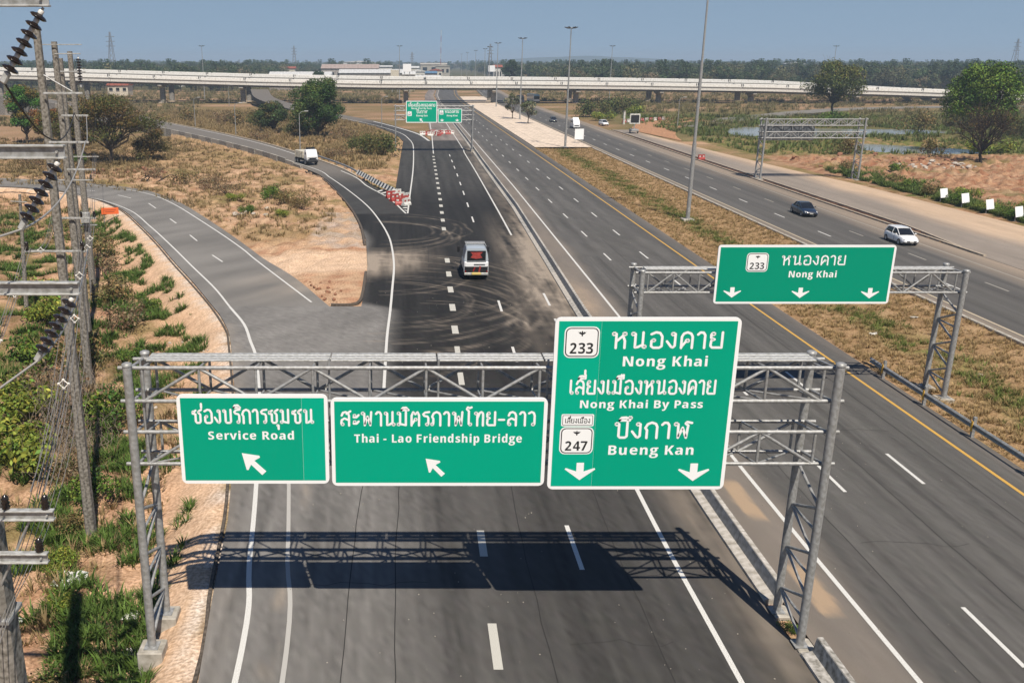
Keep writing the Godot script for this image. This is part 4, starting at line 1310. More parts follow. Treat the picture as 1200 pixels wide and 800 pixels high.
func build_power() -> void:
	var p0 := utility_pole("nearest power pole at the bottom left corner, with discs on its arms", Vector3(-7.5, -1.2, -15), 21.5, 0.33, 0.19)
	for q in [[17.85, 0], [15.6, 1], [13.4, 2]]:
		arm(p0, -2.2, 2.26, q[0] + 1.22, 0.11)
		string_of(p0, Vector3(2.16, q[0] + 1.1, 0.3), Vector3(1.56, q[0] + 0.16, 0.42))
		if q[1] < 2:
			string_of(p0, Vector3(-1.9, q[0] + 1.06, 0.3), Vector3(-1.9, q[0] + 0.0, 0.6))
	arm(p0, -1.4, 1.4, 10.5, 0.1)
	arm(p0, -1.3, 1.2, 9.65, 0.1)
	for x in [-1.2, -0.6, 0.55, 1.25]:
		pin(p0, Vector3(x, 10.55, 0.27))
	pin(p0, Vector3(1.05, 9.7, 0.27))
	pin(p0, Vector3(-1.05, 9.7, 0.27))
	part("brace", rod(Vector3(0.22, 9.0, 0.2), Vector3(0.95, 10.4, 0.27), 0.025, 6), M.galv, p0)
	for y in [5.4, 8.3, 11.9]:
		part("band", boxm(Vector3(0, y, 0), Vector3(0.66, 0.09, 0.66), 0.01), M.galv, p0)
	var coil := MB.new()
	for k in 5:
		var ring := []
		for j in 25:
			var a := TAU * j / 24
			ring.append(Vector3(0.36 + 0.03 * k, 6.1 + sin(a) * (0.34 + 0.02 * k), cos(a) * 0.34 + 0.1 * sin(k * 2.0)))
		coil.tube(ring, 0.018, 5)
	part("cable_coil", coil, M.rubber, p0)
	var pa := utility_pole("bare concrete power pole, second from the bottom left corner", Vector3(-12.3, -1.2, -33), 19.2, 0.19, 0.11)
	arm(pa, 0.1, 1.45, 17.1, 0.08, false)
	part("brace", rod(Vector3(0.15, 17.7, 0.2), Vector3(1.1, 17.15, 0.25), 0.03, 6), M.galv, pa)
	arm(pa, 0.1, 1.5, 15.45, 0.08, false)
	arm(pa, -1.2, 1.1, 11.6, 0.08, false)
	arm(pa, -0.7, 0.3, 10.4, 0.09, false)
	for x in [-1.1, 0.9]:
		pin(pa, Vector3(x, 11.64, 0.28))
	var pb := utility_pole("power pole with an upright insulator stack, third in the line", Vector3(-17.8, -0.8, -50), 18.7, 0.2, 0.13)
	arm(pb, -0.9, 1.5, 18.55, 0.05, false)
	arm(pb, 0.05, 1.4, 18.1, 0.06, false)
	string_of(pb, Vector3(1.25, 18.0, 0.25), Vector3(1.25, 16.6, 0.25), 9)
	arm(pb, 0.1, 1.5, 15.0, 0.1, false)
	arm(pb, 0.1, 1.6, 12.2, 0.1, false)
	arm(pb, -1.0, 1.4, 9.6, 0.1, false)
	for x in [-0.9, 0.6, 1.3]:
		pin(pb, Vector3(x, 9.65, 0.28))
	var pc := utility_pole("left pole of the close pair of power poles by the acacia", Vector3(-21.1, -0.6, -60), 17.7, 0.22, 0.15)
	arm(pc, -0.5, 1.6, 16.9, 0.08, false)
	arm(pc, -1.0, 1.4, 10.2, 0.08, false)
	pin(pc, Vector3(1.3, 10.25, 0.28))
	var pd := utility_pole("right pole of the close pair of power poles by the acacia", Vector3(-24.2, -0.6, -71), 18.2, 0.23, 0.16)
	arm(pd, -1.0, 1.5, 10.6, 0.08, false)
	part("transformer_box", boxm(Vector3(0.1, 6.0, 0.45), Vector3(0.6, 0.8, 0.5), 0.03), M.galv_light, pd)
	arm(pd, -0.7, 0.9, 5.4, 0.1, false)
	var pe := utility_pole("thin leaning pole in the weeds at the left edge", Vector3(-28.0, -0.8, -67), 8.5, 0.14, 0.09)
	arm(pe, -0.6, 0.6, 8.0, 0.06, false)
	pe.rotation.z = -0.06
	var ends := []
	for y in [17.85, 15.6, 13.4]:
		ends.append(Vector3(-7.5 + 1.5, y - 1.18, -14.55))
	cable("thick dark conductor curving away from the highest insulator string", [sag(ends[0], Vector3(-11.2, 15.25, -32.7), 0.9), sag(Vector3(-11.2, 15.25, -32.7), Vector3(-16.6, 14.2, -49.7), 0.3), sag(Vector3(-16.6, 14.2, -49.7), Vector3(-48, 9, -150), 2.0)], 0.018, M.rubber)
	cable("pale conductor leaving the middle insulator string", [sag(ends[1], Vector3(-10.9, 14.3, -32.7), 0.5), sag(ends[1], Vector3(-9.0, 14.35, -8.0), 0.15), sag(Vector3(-10.9, 14.3, -32.7), Vector3(-16.4, 14.2, -49.7), 0.5)], 0.02, M.wire_pale)
	cable("pale conductor leaving the lowest insulator string towards the lower left", [sag(ends[2], Vector3(-8.9, 10.9, -6.0), 0.1), sag(ends[2], Vector3(-11.2, 10.5, -32.7), 0.6)], 0.02, M.wire_pale)
	bundle("aerial cable bundle with white spacers running down to the nearest pole", [Vector3(-6.35, 9.75, -14.7), Vector3(-11.4, 10.5, -32.7), Vector3(-16.6, 9.0, -49.7), Vector3(-19.8, 9.8, -59.7), Vector3(-23, 10.2, -70.7)], 0.6, [[0, 5], [0, 9], [0, 12], [1, 4], [1, 8]])
	bundle("second aerial cable bundle with white spacers at the left edge", [Vector3(-8.7, 9.75, -14.7), Vector3(-13.4, 10.5, -32.7), Vector3(-18.7, 9.0, -49.7), Vector3(-22, 9.8, -59.7), Vector3(-25, 10.2, -70.7)], 0.8, [[0, 4], [0, 8], [0, 11], [1, 5]])
	for k in 6:
		var dx := -0.9 + 0.42 * k
		cable(["thin telephone wire strung low between the power poles, nearest the road", "thin telephone wire strung low, second from the road", "thin telephone wire strung low, third from the road", "thin telephone wire strung low, fourth from the road", "thin telephone wire strung low, fifth from the road", "thin telephone wire strung low, farthest from the road"][5 - k], [sag(Vector3(-7.3 + dx * 0.25, 7.0 + 0.12 * k, -14.7), Vector3(-12.2 + dx * 0.5, 6.9, -32.7), 0.7 + 0.08 * k), sag(Vector3(-12.2 + dx * 0.5, 6.9, -32.7), Vector3(-17.6 + dx * 0.6, 6.8, -49.7), 0.4), sag(Vector3(-17.6 + dx * 0.6, 6.8, -49.7), Vector3(-24 + dx * 0.6, 6.8, -70.7), 0.4), sag(Vector3(-7.3 + dx * 0.25, 7.0 + 0.12 * k, -14.7), Vector3(-4.5 + dx * 0.3, 7.2, 4.0), 0.5)], 0.009, M.wire_grey)
func pylon(label: String, at: Vector3, h: float) -> void:
	var o := thing("pylon", label, "pylon", at, 0.0, "lattice power pylons on the horizon")
	var w := h * 0.09
	for s in [[1, 1], [1, -1], [-1, 1], [-1, -1]]:
		part("leg", rod(Vector3(w * s[0], 0, w * s[1]), Vector3(0.35 * s[0], h, 0.35 * s[1]), 0.28, 4), M.steel_far, o)
	for k in 9:
		var y0 := h * k / 9.0
		var y1 := h * (k + 1) / 9.0
		var a := lerpf(w, 0.35, k / 9.0)
		var c := lerpf(w, 0.35, (k + 1) / 9.0)
		part("brace", rod(Vector3(-a, y0, a), Vector3(c, y1, c), 0.16, 4), M.steel_far, o)
		part("brace", rod(Vector3(a, y0, a), Vector3(-c, y1, c), 0.16, 4), M.steel_far, o)
	for y in [0.7, 0.8, 0.9]:
		part("crossarm", boxm(Vector3(0, h * y, 0), Vector3(h * 0.2, 0.5, 0.5)), M.steel_far, o)

# ---------------------------------------------------------------- vehicles
func ring_at(z: float, y0: float, y1: float, w: float, top := 1.0, round_ := 0.12) -> PackedVector3Array:
	# rounded box section at z, counter-clockwise seen from +z; top: width of the top as a share
	var p := PackedVector3Array()
	var r := round_
	var wt := w * top
	for q in [[w - r, y0, 0], [w, y0 + r, 0], [lerpf(w, wt, 0.5) + 0.02, lerpf(y0, y1, 0.5), 0], [wt, y1 - r, 0], [wt - r, y1, 0], [0.0, y1 + 0.02, 0]]:
		p.append(Vector3(q[0], q[1], z))
	for q in [[-(wt - r), y1], [-wt, y1 - r], [-lerpf(w, wt, 0.5) - 0.02, lerpf(y0, y1, 0.5)], [-w, y0 + r], [-(w - r), y0]]:
		p.append(Vector3(q[0], q[1], z))
	return p
func body(rows: Array) -> MB:
	var m := MB.new()
	m.loft(rows.map(func(r): return ring_at(r[0], r[1], r[2], r[3], r[4] if r.size() > 4 else 0.96, r[5] if r.size() > 5 else 0.1)))
	return m
func wheel(o: Node, at: Vector3, r: float, w := 0.22) -> void:
	var m := MB.new()
	var bs := Basis(Vector3(0, 0, 1), PI / 2)
	m.lathe(at, [[r * 0.6, -w / 2], [r * 0.93, -w / 2], [r, -w / 2 + 0.04], [r, w / 2 - 0.04], [r * 0.93, w / 2], [r * 0.6, w / 2]], 18, bs)
	var t := part("wheel", m, M.rubber, o)
	m = MB.new()
	for s in [-1.0, 1.0]:
		m.lathe(at + Vector3(s * w * 0.42, 0, 0), [[0.0, 0.012 * s], [r * 0.2, 0.015 * s], [r * 0.6, -0.01 * s]], 14, bs)
	part("rim", m, M.galv_light, t)
func car(called: String, label: String, paint: Material, at: Vector3, turn: float, hatch: bool) -> Node3D:
	# front towards +z
	var o := thing(called, label, "car", at, turn)
	var L := 2.0 if hatch else 2.25
	var rows := [[-L, 0.38, 0.8, 0.66, 0.95, 0.12], [-L + 0.12, 0.28, 0.92, 0.78], [-L + 0.5, 0.22, 0.98, 0.84], [-0.6, 0.2, 0.95, 0.86], [0.4, 0.2, 0.93, 0.86], [0.95, 0.22, 0.9, 0.85, 0.94], [1.5, 0.22, 0.82, 0.83, 0.9], [L - 0.22, 0.25, 0.72, 0.79, 0.88], [L - 0.04, 0.3, 0.6, 0.68, 0.9, 0.12], [L, 0.36, 0.52, 0.55, 0.9, 0.06]]
	var b := part("body", body(rows), paint, o)
	var zr := -L + 0.16 if hatch else -L + 0.75
	var top := 1.5 if hatch else 1.44
	# glasshouse
	part("glass", body([[zr, 0.88, 0.97, 0.72, 0.98, 0.03], [zr + (0.3 if hatch else 0.55), 0.88, top - 0.08, 0.74, 0.8, 0.05], [-0.3, 0.88, top - 0.02, 0.76, 0.8, 0.05], [0.15, 0.88, top - 0.07, 0.76, 0.8, 0.05], [0.98, 0.86, 0.93, 0.72, 0.98, 0.03]]), M.car_glass, o)
	part("roof", body([[zr + (0.28 if hatch else 0.56), top - 0.12, top - 0.03, 0.6, 0.9, 0.03], [-0.3, top - 0.1, top + 0.03, 0.65, 0.88, 0.04], [0.16, top - 0.13, top - 0.02, 0.63, 0.9, 0.03]]), paint, o)
	for s in [-1, 1]:
		part("pillar", rod(Vector3(0.71 * s, 0.9, 0.98), Vector3(0.61 * s, top - 0.05, 0.15), 0.035, 6), paint, o)
		part("pillar", rod(Vector3(0.78 * s, 0.9, -0.35), Vector3(0.63 * s, top - 0.03, -0.3), 0.035, 6), paint, o)
		part("pillar", rod(Vector3(0.74 * s, 0.92, zr + 0.05), Vector3(0.61 * s, top - 0.07, zr + (0.34 if hatch else 0.6)), 0.06, 6), paint, o)
		part("headlight", body([[L - 0.42, 0.56, 0.7, 0.13, 0.9, 0.03], [L - 0.1, 0.52, 0.66, 0.1, 0.9, 0.03]]), M.lens, o).position.x = 0.58 * s
		part("mirror", boxm(Vector3(0.93 * s, 0.98, 0.72), Vector3(0.18, 0.12, 0.1), 0.03), paint, o)
		part("door_line", boxm(Vector3(0.868 * s, 0.6, 0.25), Vector3(0.012, 0.5, 0.015)), M.black, o)
		part("door_handle", boxm(Vector3(0.872 * s, 0.78, 0.0), Vector3(0.03, 0.03, 0.16)), paint, o)
		part("tail_light", boxm(Vector3(0.62 * s, 0.78, -L + 0.06), Vector3(0.2, 0.22, 0.1), 0.03), M.red_lens, o)
		wheel(o, Vector3(0.77 * s, 0.31, L - 0.8), 0.31)
		wheel(o, Vector3(0.77 * s, 0.31, -L + 0.72), 0.31)
	part("grille", boxm(Vector3(0, 0.42, L - 0.03), Vector3(0.95, 0.15, 0.08), 0.02), M.black, o)
	part("number_plate", boxm(Vector3(0, 0.44, L + 0.02), Vector3(0.36, 0.11, 0.02)), M.white, o)
	part("bumper_vent", boxm(Vector3(0.6, 0.36, L - 0.1), Vector3(0.26, 0.09, 0.06), 0.02), M.black, o)
	part("bumper_vent", boxm(Vector3(-0.6, 0.36, L - 0.1), Vector3(0.26, 0.09, 0.06), 0.02), M.black, o)
	return o
func build_vehicles() -> void:
	car("sedan_car", "dark blue sedan driving on the right-hand road", M.car_dark, Vector3(46.6, 0.0, -105.6), -0.04, false)
	car("hatchback_car", "white hatchback with dark windows behind the wide sign", M.car_white, Vector3(48.9, 0.0, -88.6), -0.02, true)
	car("sedan_car", "small black car far off on the right-hand road, nearest its median", M.car_black, Vector3(44.3, 0.0, -271), 0.0, false)
	car("hatchback_car", "small white car on the sandy shoulder by the dirt road", M.car_white, Vector3(55.6, 0.0, -256), 0.15, true)
	# pickup with a canopy, seen from behind
	var o := thing("pickup_truck", "pickup with pale roof and white tailgate driving away on the near road", "pickup", Vector3(6.25, 0, -75.2))
	part("chassis", boxm(Vector3(0, 0.52, -0.1), Vector3(1.6, 0.28, 5.0), 0.05), M.black, o)
	part("cab", body([[-2.6, 0.55, 1.0, 0.86, 0.9], [-1.9, 0.5, 1.15, 0.94, 0.94], [-1.2, 0.5, 1.25, 0.96, 0.95], [-0.9, 0.5, 1.95, 0.96, 0.84], [-0.2, 0.5, 2.1, 0.97, 0.82], [0.3, 0.5, 2.1, 0.97, 0.82]]), M.car_silver, o)
	var bed := part("bed", boxm(Vector3(0, 1.05, 1.4), Vector3(1.96, 0.9, 2.3), 0.05), M.car_white, o)
	part("tailgate", boxm(Vector3(0, 1.26, 2.57), Vector3(1.8, 0.34, 0.06), 0.02), M.car_white, bed)
	part("lettering_strip", boxm(Vector3(0.25, 1.26, 2.605), Vector3(0.9, 0.12, 0.01)), M.alu_dark, bed)
	var can := part("canopy", body([[0.3, 1.5, 2.5, 0.98, 0.84, 0.1], [1.4, 1.5, 2.62, 0.98, 0.84, 0.1], [2.5, 1.5, 2.55, 0.97, 0.84, 0.1]]), M.car_silver, o)
	part("roof_rack", boxm(Vector3(0, 2.7, 0.7), Vector3(1.5, 0.06, 0.9), 0.02), M.galv, can)
	for s in [-1, 1]:
		part("rack_rail", rod(Vector3(0.78 * s, 2.72, 0.3), Vector3(0.78 * s, 2.72, 2.3), 0.03, 6), M.galv_light, can)
	part("rear_window", boxm(Vector3(0, 1.98, 2.52), Vector3(1.5, 0.8, 0.05), 0.02), M.car_glass, can)
	var sticker := MB.new()
	sticker.prism(PackedVector2Array([Vector2(-0.5, 2.28), Vector2(0.5, 2.28), Vector2(0.3, 2.06), Vector2(0.48, 1.82), Vector2(0.0, 1.72), Vector2(-0.48, 1.82), Vector2(-0.3, 2.06)]), 0.006, Transform3D(Basis(), Vector3(0, 0, 2.555)))
	part("red_sticker", sticker, M.red_paint, can)
	part("window_band", boxm(Vector3(0, 1.52, 2.54), Vector3(1.56, 0.1, 0.05), 0.01), M.alu_dark, can)
	part("underbody", boxm(Vector3(0, 0.84, 2.53), Vector3(1.88, 0.6, 0.1), 0.02), M.black, o)
	part("jack_bar", rod(Vector3(0.22, 0.66, 2.62), Vector3(0.32, 1.14, 2.62), 0.075, 8), M.red_paint, o)
	part("hose_reel", rod(Vector3(-0.25, 0.72, 2.6), Vector3(-0.1, 1.06, 2.6), 0.05, 8), M.red_lens, o)
	part("bumper", boxm(Vector3(0, 0.52, 2.66), Vector3(1.95, 0.2, 0.14), 0.03), M.galv_light, o)
	part("step_plate", boxm(Vector3(0, 0.56, 2.76), Vector3(0.75, 0.2, 0.12), 0.03), M.yellow_plate, o)
	for s in [-1, 1]:
		part("tail_light", boxm(Vector3(0.86 * s, 0.72, 2.6), Vector3(0.1, 0.12, 0.05), 0.02), M.red_lens, o)
		var ma := part("mirror", boxm(Vector3(1.24 * s, 1.85, -0.85), Vector3(0.22, 0.5, 0.14), 0.04), M.black, o)
		part("mirror_arm", rod(Vector3(0.9 * s, 1.75, -0.8), Vector3(1.2 * s, 1.85, -0.85), 0.025, 6), M.black, ma)
		part("side_window", boxm(Vector3(0.88 * s, 1.7, -0.3), Vector3(0.06, 0.5, 0.9), 0.02), M.car_glass, o)
		for z in [-1.75, 1.55]:
			wheel(o, Vector3(0.84 * s, 0.38, z), 0.38, 0.28)
	# white tipper on the ramp
	o = thing("small_truck", "white truck with dark undercarriage coming down the ramp", "truck", Vector3(-15.2, 0.4, -156.0), 0.45)
	part("chassis", boxm(Vector3(0, 0.62, -0.4), Vector3(1.1, 0.3, 5.4), 0.04), M.black, o)
	part("cab", body([[0.9, 0.75, 2.35, 0.98, 0.94], [1.2, 0.7, 2.5, 1.0, 0.92], [1.9, 0.7, 2.45, 1.0, 0.92], [2.2, 0.72, 1.6, 0.99, 0.96], [2.32, 0.8, 1.4, 0.95, 0.98]]), M.car_white, o)
	part("windscreen", boxm(Vector3(0, 1.95, 2.12), Vector3(1.6, 0.62, 0.05), 0.02), M.car_glass, o).rotation.x = -0.3
	part("front_panel", boxm(Vector3(0, 1.02, 2.34), Vector3(1.7, 0.36, 0.05), 0.02), M.black, o)
	part("bumper", boxm(Vector3(0, 0.58, 2.35), Vector3(1.95, 0.28, 0.16), 0.04), M.black, o)
	var box := part("cargo_box", boxm(Vector3(0, 1.55, -1.3), Vector3(2.1, 1.1, 3.9), 0.05), M.cream, o)
	for k in 5:
		for s in [-1, 1]:
			part("box_rib", boxm(Vector3(1.07 * s, 1.55, -3.1 + k * 0.9), Vector3(0.06, 1.05, 0.08)), M.cream, box)
	for s in [-1, 1]:
		part("headlight", boxm(Vector3(0.72 * s, 1.02, 2.38), Vector3(0.26, 0.18, 0.05), 0.02), M.lens, o)
		part("mirror", boxm(Vector3(1.15 * s, 1.9, 2.1), Vector3(0.16, 0.4, 0.1), 0.03), M.black, o)
		for z in [1.5, -2.1, -3.1]:
			wheel(o, Vector3(0.88 * s, 0.45, z), 0.45, 0.3)
	# van and bus far off
	o = thing("passenger_van", "white van far off on the right-hand road beside the second mast", "van", Vector3(46.0, 0, -246))
	part("body", body([[-2.4, 0.3, 2.2, 0.9, 0.9], [-1.0, 0.3, 2.25, 0.94, 0.88], [1.4, 0.3, 2.25, 0.94, 0.88], [1.9, 0.3, 1.5, 0.93, 0.92], [2.4, 0.35, 1.05, 0.86, 0.92]]), M.car_white, o)
	part("windscreen", boxm(Vector3(0, 1.75, 1.72), Vector3(1.5, 0.75, 0.06), 0.02), M.car_glass, o).rotation.x = -0.55
	part("grille", boxm(Vector3(0, 0.72, 2.38), Vector3(1.2, 0.25, 0.08), 0.02), M.black, o)
	for s in [-1, 1]:
		part("side_window", boxm(Vector3(0.92 * s, 1.65, -0.4), Vector3(0.05, 0.5, 2.8), 0.02), M.car_glass, o)
		part("headlight", boxm(Vector3(0.68 * s, 0.8, 2.33), Vector3(0.26, 0.2, 0.06), 0.02), M.lens, o)
		wheel(o, Vector3(0.82 * s, 0.34, 1.5), 0.34)
		wheel(o, Vector3(0.82 * s, 0.34, -1.6), 0.34)
	o = thing("coach_bus", "blue and white bus coming out from under the overpass", "bus", Vector3(56.0, 0, -396), 0.12)
	part("body", boxm(Vector3(0, 1.9, 0), Vector3(2.6, 3.1, 11), 0.15), M.car_white, o)
	part("windscreen", boxm(Vector3(0, 2.1, 5.5), Vector3(2.3, 1.3, 0.06), 0.03), M.car_glass, o)
	part("blue_band", boxm(Vector3(0, 3.1, 5.52), Vector3(2.3, 0.5, 0.05), 0.02), M.blue_paint, o)
	part("bumper", boxm(Vector3(0, 0.6, 5.52), Vector3(2.5, 0.35, 0.1), 0.03), M.black, o)
	for s in [-1, 1]:
		part("side_window", boxm(Vector3(1.31 * s, 2.3, -0.2), Vector3(0.04, 1.0, 9.6), 0.01), M.car_glass, o)
		wheel(o, Vector3(1.15 * s, 0.5, 3.6), 0.5, 0.3)
		wheel(o, Vector3(1.15 * s, 0.5, -3.2), 0.5, 0.3)
	o = thing("cargo_truck", "dark truck parked under the overpass beside the median pier", "truck", Vector3(50.2, 0, -392))
	part("cab", boxm(Vector3(0, 1.5, 2.6), Vector3(2.3, 2.2, 1.9), 0.12), M.car_dark, o)
	part("cargo_box", boxm(Vector3(0, 1.9, -1.2), Vector3(2.4, 2.3, 5.2), 0.05), M.alu_dark, o)
	part("windscreen", boxm(Vector3(0, 1.9, 3.56), Vector3(2.0, 0.8, 0.05), 0.02), M.car_glass, o)
	for s in [-1, 1]:
		for z in [2.5, -1.6, -2.8]:
			wheel(o, Vector3(1.0 * s, 0.5, z), 0.5, 0.3)

# ---------------------------------------------------------------- plants
func leaves(m: MB, c: Vector3, r: Vector3, cnt: int, size: float, base: Color, vary := 0.35) -> void:
	for k in cnt:
		var d := Vector3(rng.randfn(), rng.randfn(), rng.randfn()).normalized()
		var p := c + d * r * pow(rng.randf(), 0.38)
		var nn := (d + Vector3(rng.randfn(), rng.randfn() + 0.5, rng.randfn()) * 0.75).normalized()
		var u := nn.cross(Vector3(rng.randfn(), rng.randfn(), rng.randfn())).normalized()
		var w := nn.cross(u)
		var s := size * rng.randf_range(0.6, 1.35)
		var f := 1.0 + vary * rng.randfn()
		m.col = Color(maxf(base.r * f * (1.0 + 0.15 * rng.randfn()), 0.004), maxf(base.g * f, 0.004), maxf(base.b * f, 0.002))
		var q := m.v.size()
		m.put(p - u * s, nn)
		m.put(p + w * s * 0.45, nn)
		m.put(p + u * s, nn)
		m.put(p - w * s * 0.45, nn)
		m.i.append_array(PackedInt32Array([q, q + 1, q + 2, q, q + 2, q + 3]))
	m.col = Color.WHITE
func limb(m: MB, a: Vector3, b: Vector3, r0: float, r1: float, wob: float, sides := 6) -> void:
	var p := [a]
	var r := [r0]
	for k in range(1, 5):
		var t := k / 4.0
		p.append(a.lerp(b, t) + (Vector3(rng.randfn(), rng.randfn() * 0.5, rng.randfn()) * wob if k < 4 else Vector3.ZERO) + Vector3(0, sin(t * PI) * wob * 0.7, 0))
		r.append(lerpf(r0, r1, t))
	m.tube(p, r, sides)
func tree(called: String, label: String, at: Vector3, o: Dictionary) -> Node3D:
	# o: h height, r crown radius, low crown base, flat share, blobs, leaf count per blob, size, col, trunk radius, seed, bare share of limbs
	rng.seed = o.seed
	var t := thing(called, label, o.get("cat", "tree"), at, 0.0, o.get("group", ""))
	var wood := MB.new()
	var crown := MB.new()
	var h: float = o.h
	var low: float = o.low
	var fork := Vector3(rng.randfn() * 0.2, low * 0.75, rng.randfn() * 0.2)
	limb(wood, Vector3(0, -0.4, 0), fork, o.trunk, o.trunk * 0.72, o.trunk * 0.35, 9)
	var cy := (h + low) / 2.0
	for k in int(o.blobs):
		var a := TAU * k * 0.618 + rng.randf() * 0.6
		var u := rng.randf_range(-0.75, 1.0)
		var rr: float = o.r * sqrt(maxf(0.05, 1.0 - u * u * 0.85)) * rng.randf_range(0.35, 0.88)
		var c := Vector3(cos(a) * rr, cy + u * (h - low) * 0.42, sin(a) * rr)
		if o.get("umbrella", false):
			c.y = low + (h - low) * (0.66 - 0.5 * pow(rr / o.r, 2.0)) + rng.randfn() * 1.3
		limb(wood, fork.lerp(c, 0.02), c, o.trunk * 0.42, o.trunk * 0.08, o.r * 0.05, 5)
		for q in int(o.get("twigs", 2)):
			var d: Vector3 = Vector3(rng.randfn(), rng.randfn() * 0.7 + 0.3, rng.randfn()) * float(o.r) * 0.3
			limb(wood, c.lerp(fork, 0.25), c + d, o.trunk * 0.14, o.trunk * 0.03, o.r * 0.03, 4)
		var b: Vector3 = Vector3(1, o.get("squash", 0.72), 1) * float(o.r) * rng.randf_range(0.26, 0.42)
		var f := rng.randf_range(0.8, 1.2)
		var cc: Color = o.col
		if o.has("col2") and rng.randf() < 0.4:
			cc = o.col2
		leaves(crown, c, b, int(o.leaf), o.size, cc * f)
	part("trunk", wood, o.get("bark", M.bark), t)
	part("crown", crown, M.leaf, t)
	return t
func bush_mesh(seed_: int, r: Vector3, cnt: int, size: float, col: Color, col2: Color, blobs := 7) -> Array:
	rng.seed = seed_
	var m := MB.new()
	var w := MB.new()
	for k in blobs:
		var c := Vector3(rng.randf_range(-0.6, 0.6) * r.x, r.y * rng.randf_range(0.35, 0.75), rng.randf_range(-0.6, 0.6) * r.z)
		limb(w, Vector3(rng.randfn() * 0.1, -0.2, rng.randfn() * 0.1), c, 0.03, 0.008, 0.06, 4)
		leaves(m, c, r * rng.randf_range(0.3, 0.5), cnt / blobs, size, col.lerp(col2, rng.randf()))
	return [m.mesh(), w.mesh()]
var bushes := {}
func bush(called: String, label: String, kind: String, at: Vector3, s: float, group := "", cat := "shrub") -> void:
	var t := thing(called, label, cat, at, at.x * 1.7 + at.z, group)
	mi("foliage", bushes[kind][0], M.leaf, t)
	mi("stem", bushes[kind][1], M.bark, t)
	t.scale = Vector3(s, s * (0.9 + 0.2 * fposmod(at.x * 3.7, 1.0)), s)
func y_at(x: float, z: float) -> float:
	return natural(x, z) if x > NEAR[0] and x < NEAR[1] and z > NEAR[2] and z < NEAR[3] else -0.1
func tuft(seed_: int, blades: int, h: float, spread: float, col: Color) -> ArrayMesh:
	rng.seed = seed_
	var m := MB.new()
	for k in blades:
		var a := rng.randf() * TAU
		var d := Vector3(cos(a), 0, sin(a))
		var o := d * rng.randf() * spread * 0.4
		var s := Vector3(-d.z, 0, d.x) * rng.randf_range(0.012, 0.025) * h / 0.4
		var up := Vector3(0, h * rng.randf_range(0.5, 1.1), 0)
		var f := rng.randf_range(0.7, 1.3)
		m.col = Color(col.r * f, col.g * f, col.b * f)
		var tip := o + up + d * spread * rng.randf_range(0.3, 1.0)
		var midp := o + up * 0.6 + d * spread * 0.25
		m.quad(o - s, o + s, midp + s * 0.8, midp - s * 0.8)
		m.tri(midp - s * 0.8, midp + s * 0.8, tip)
	return m.mesh()
func scatter(called: String, label: String, mesh: Mesh, cnt: int, seed_: int, region: Callable, lo: float, hi: float) -> void:
	rng.seed = seed_
	var xf := []
	var tries := 0
	while xf.size() < cnt and tries < cnt * 14:
		tries += 1
		var p: Variant = region.call()
		if p == null:
			continue
		var s := rng.randf_range(lo, hi)
		xf.append([Transform3D(Basis(Vector3.UP, rng.randf() * TAU).scaled(Vector3(s, s * rng.randf_range(0.8, 1.2), s)), p), rng.randf_range(0.75, 1.25)])
	var mm := MultiMesh.new()
	mm.transform_format = MultiMesh.TRANSFORM_3D
	mm.use_colors = true
	mm.mesh = mesh
	mm.instance_count = xf.size()
	for k in xf.size():
		mm.set_instance_transform(k, xf[k][0])
		var f: float = xf[k][1]
		mm.set_instance_color(k, Color(f, f, f))
	var o := MultiMeshInstance3D.new()
	o.multimesh = mm
	o.material_override = M.leaf
	o.name = numbered(called)
	add_child(o)
	o.set_meta("kind", "stuff")
	o.set_meta("label", label)
	o.set_meta("category", called.replace("_", " "))
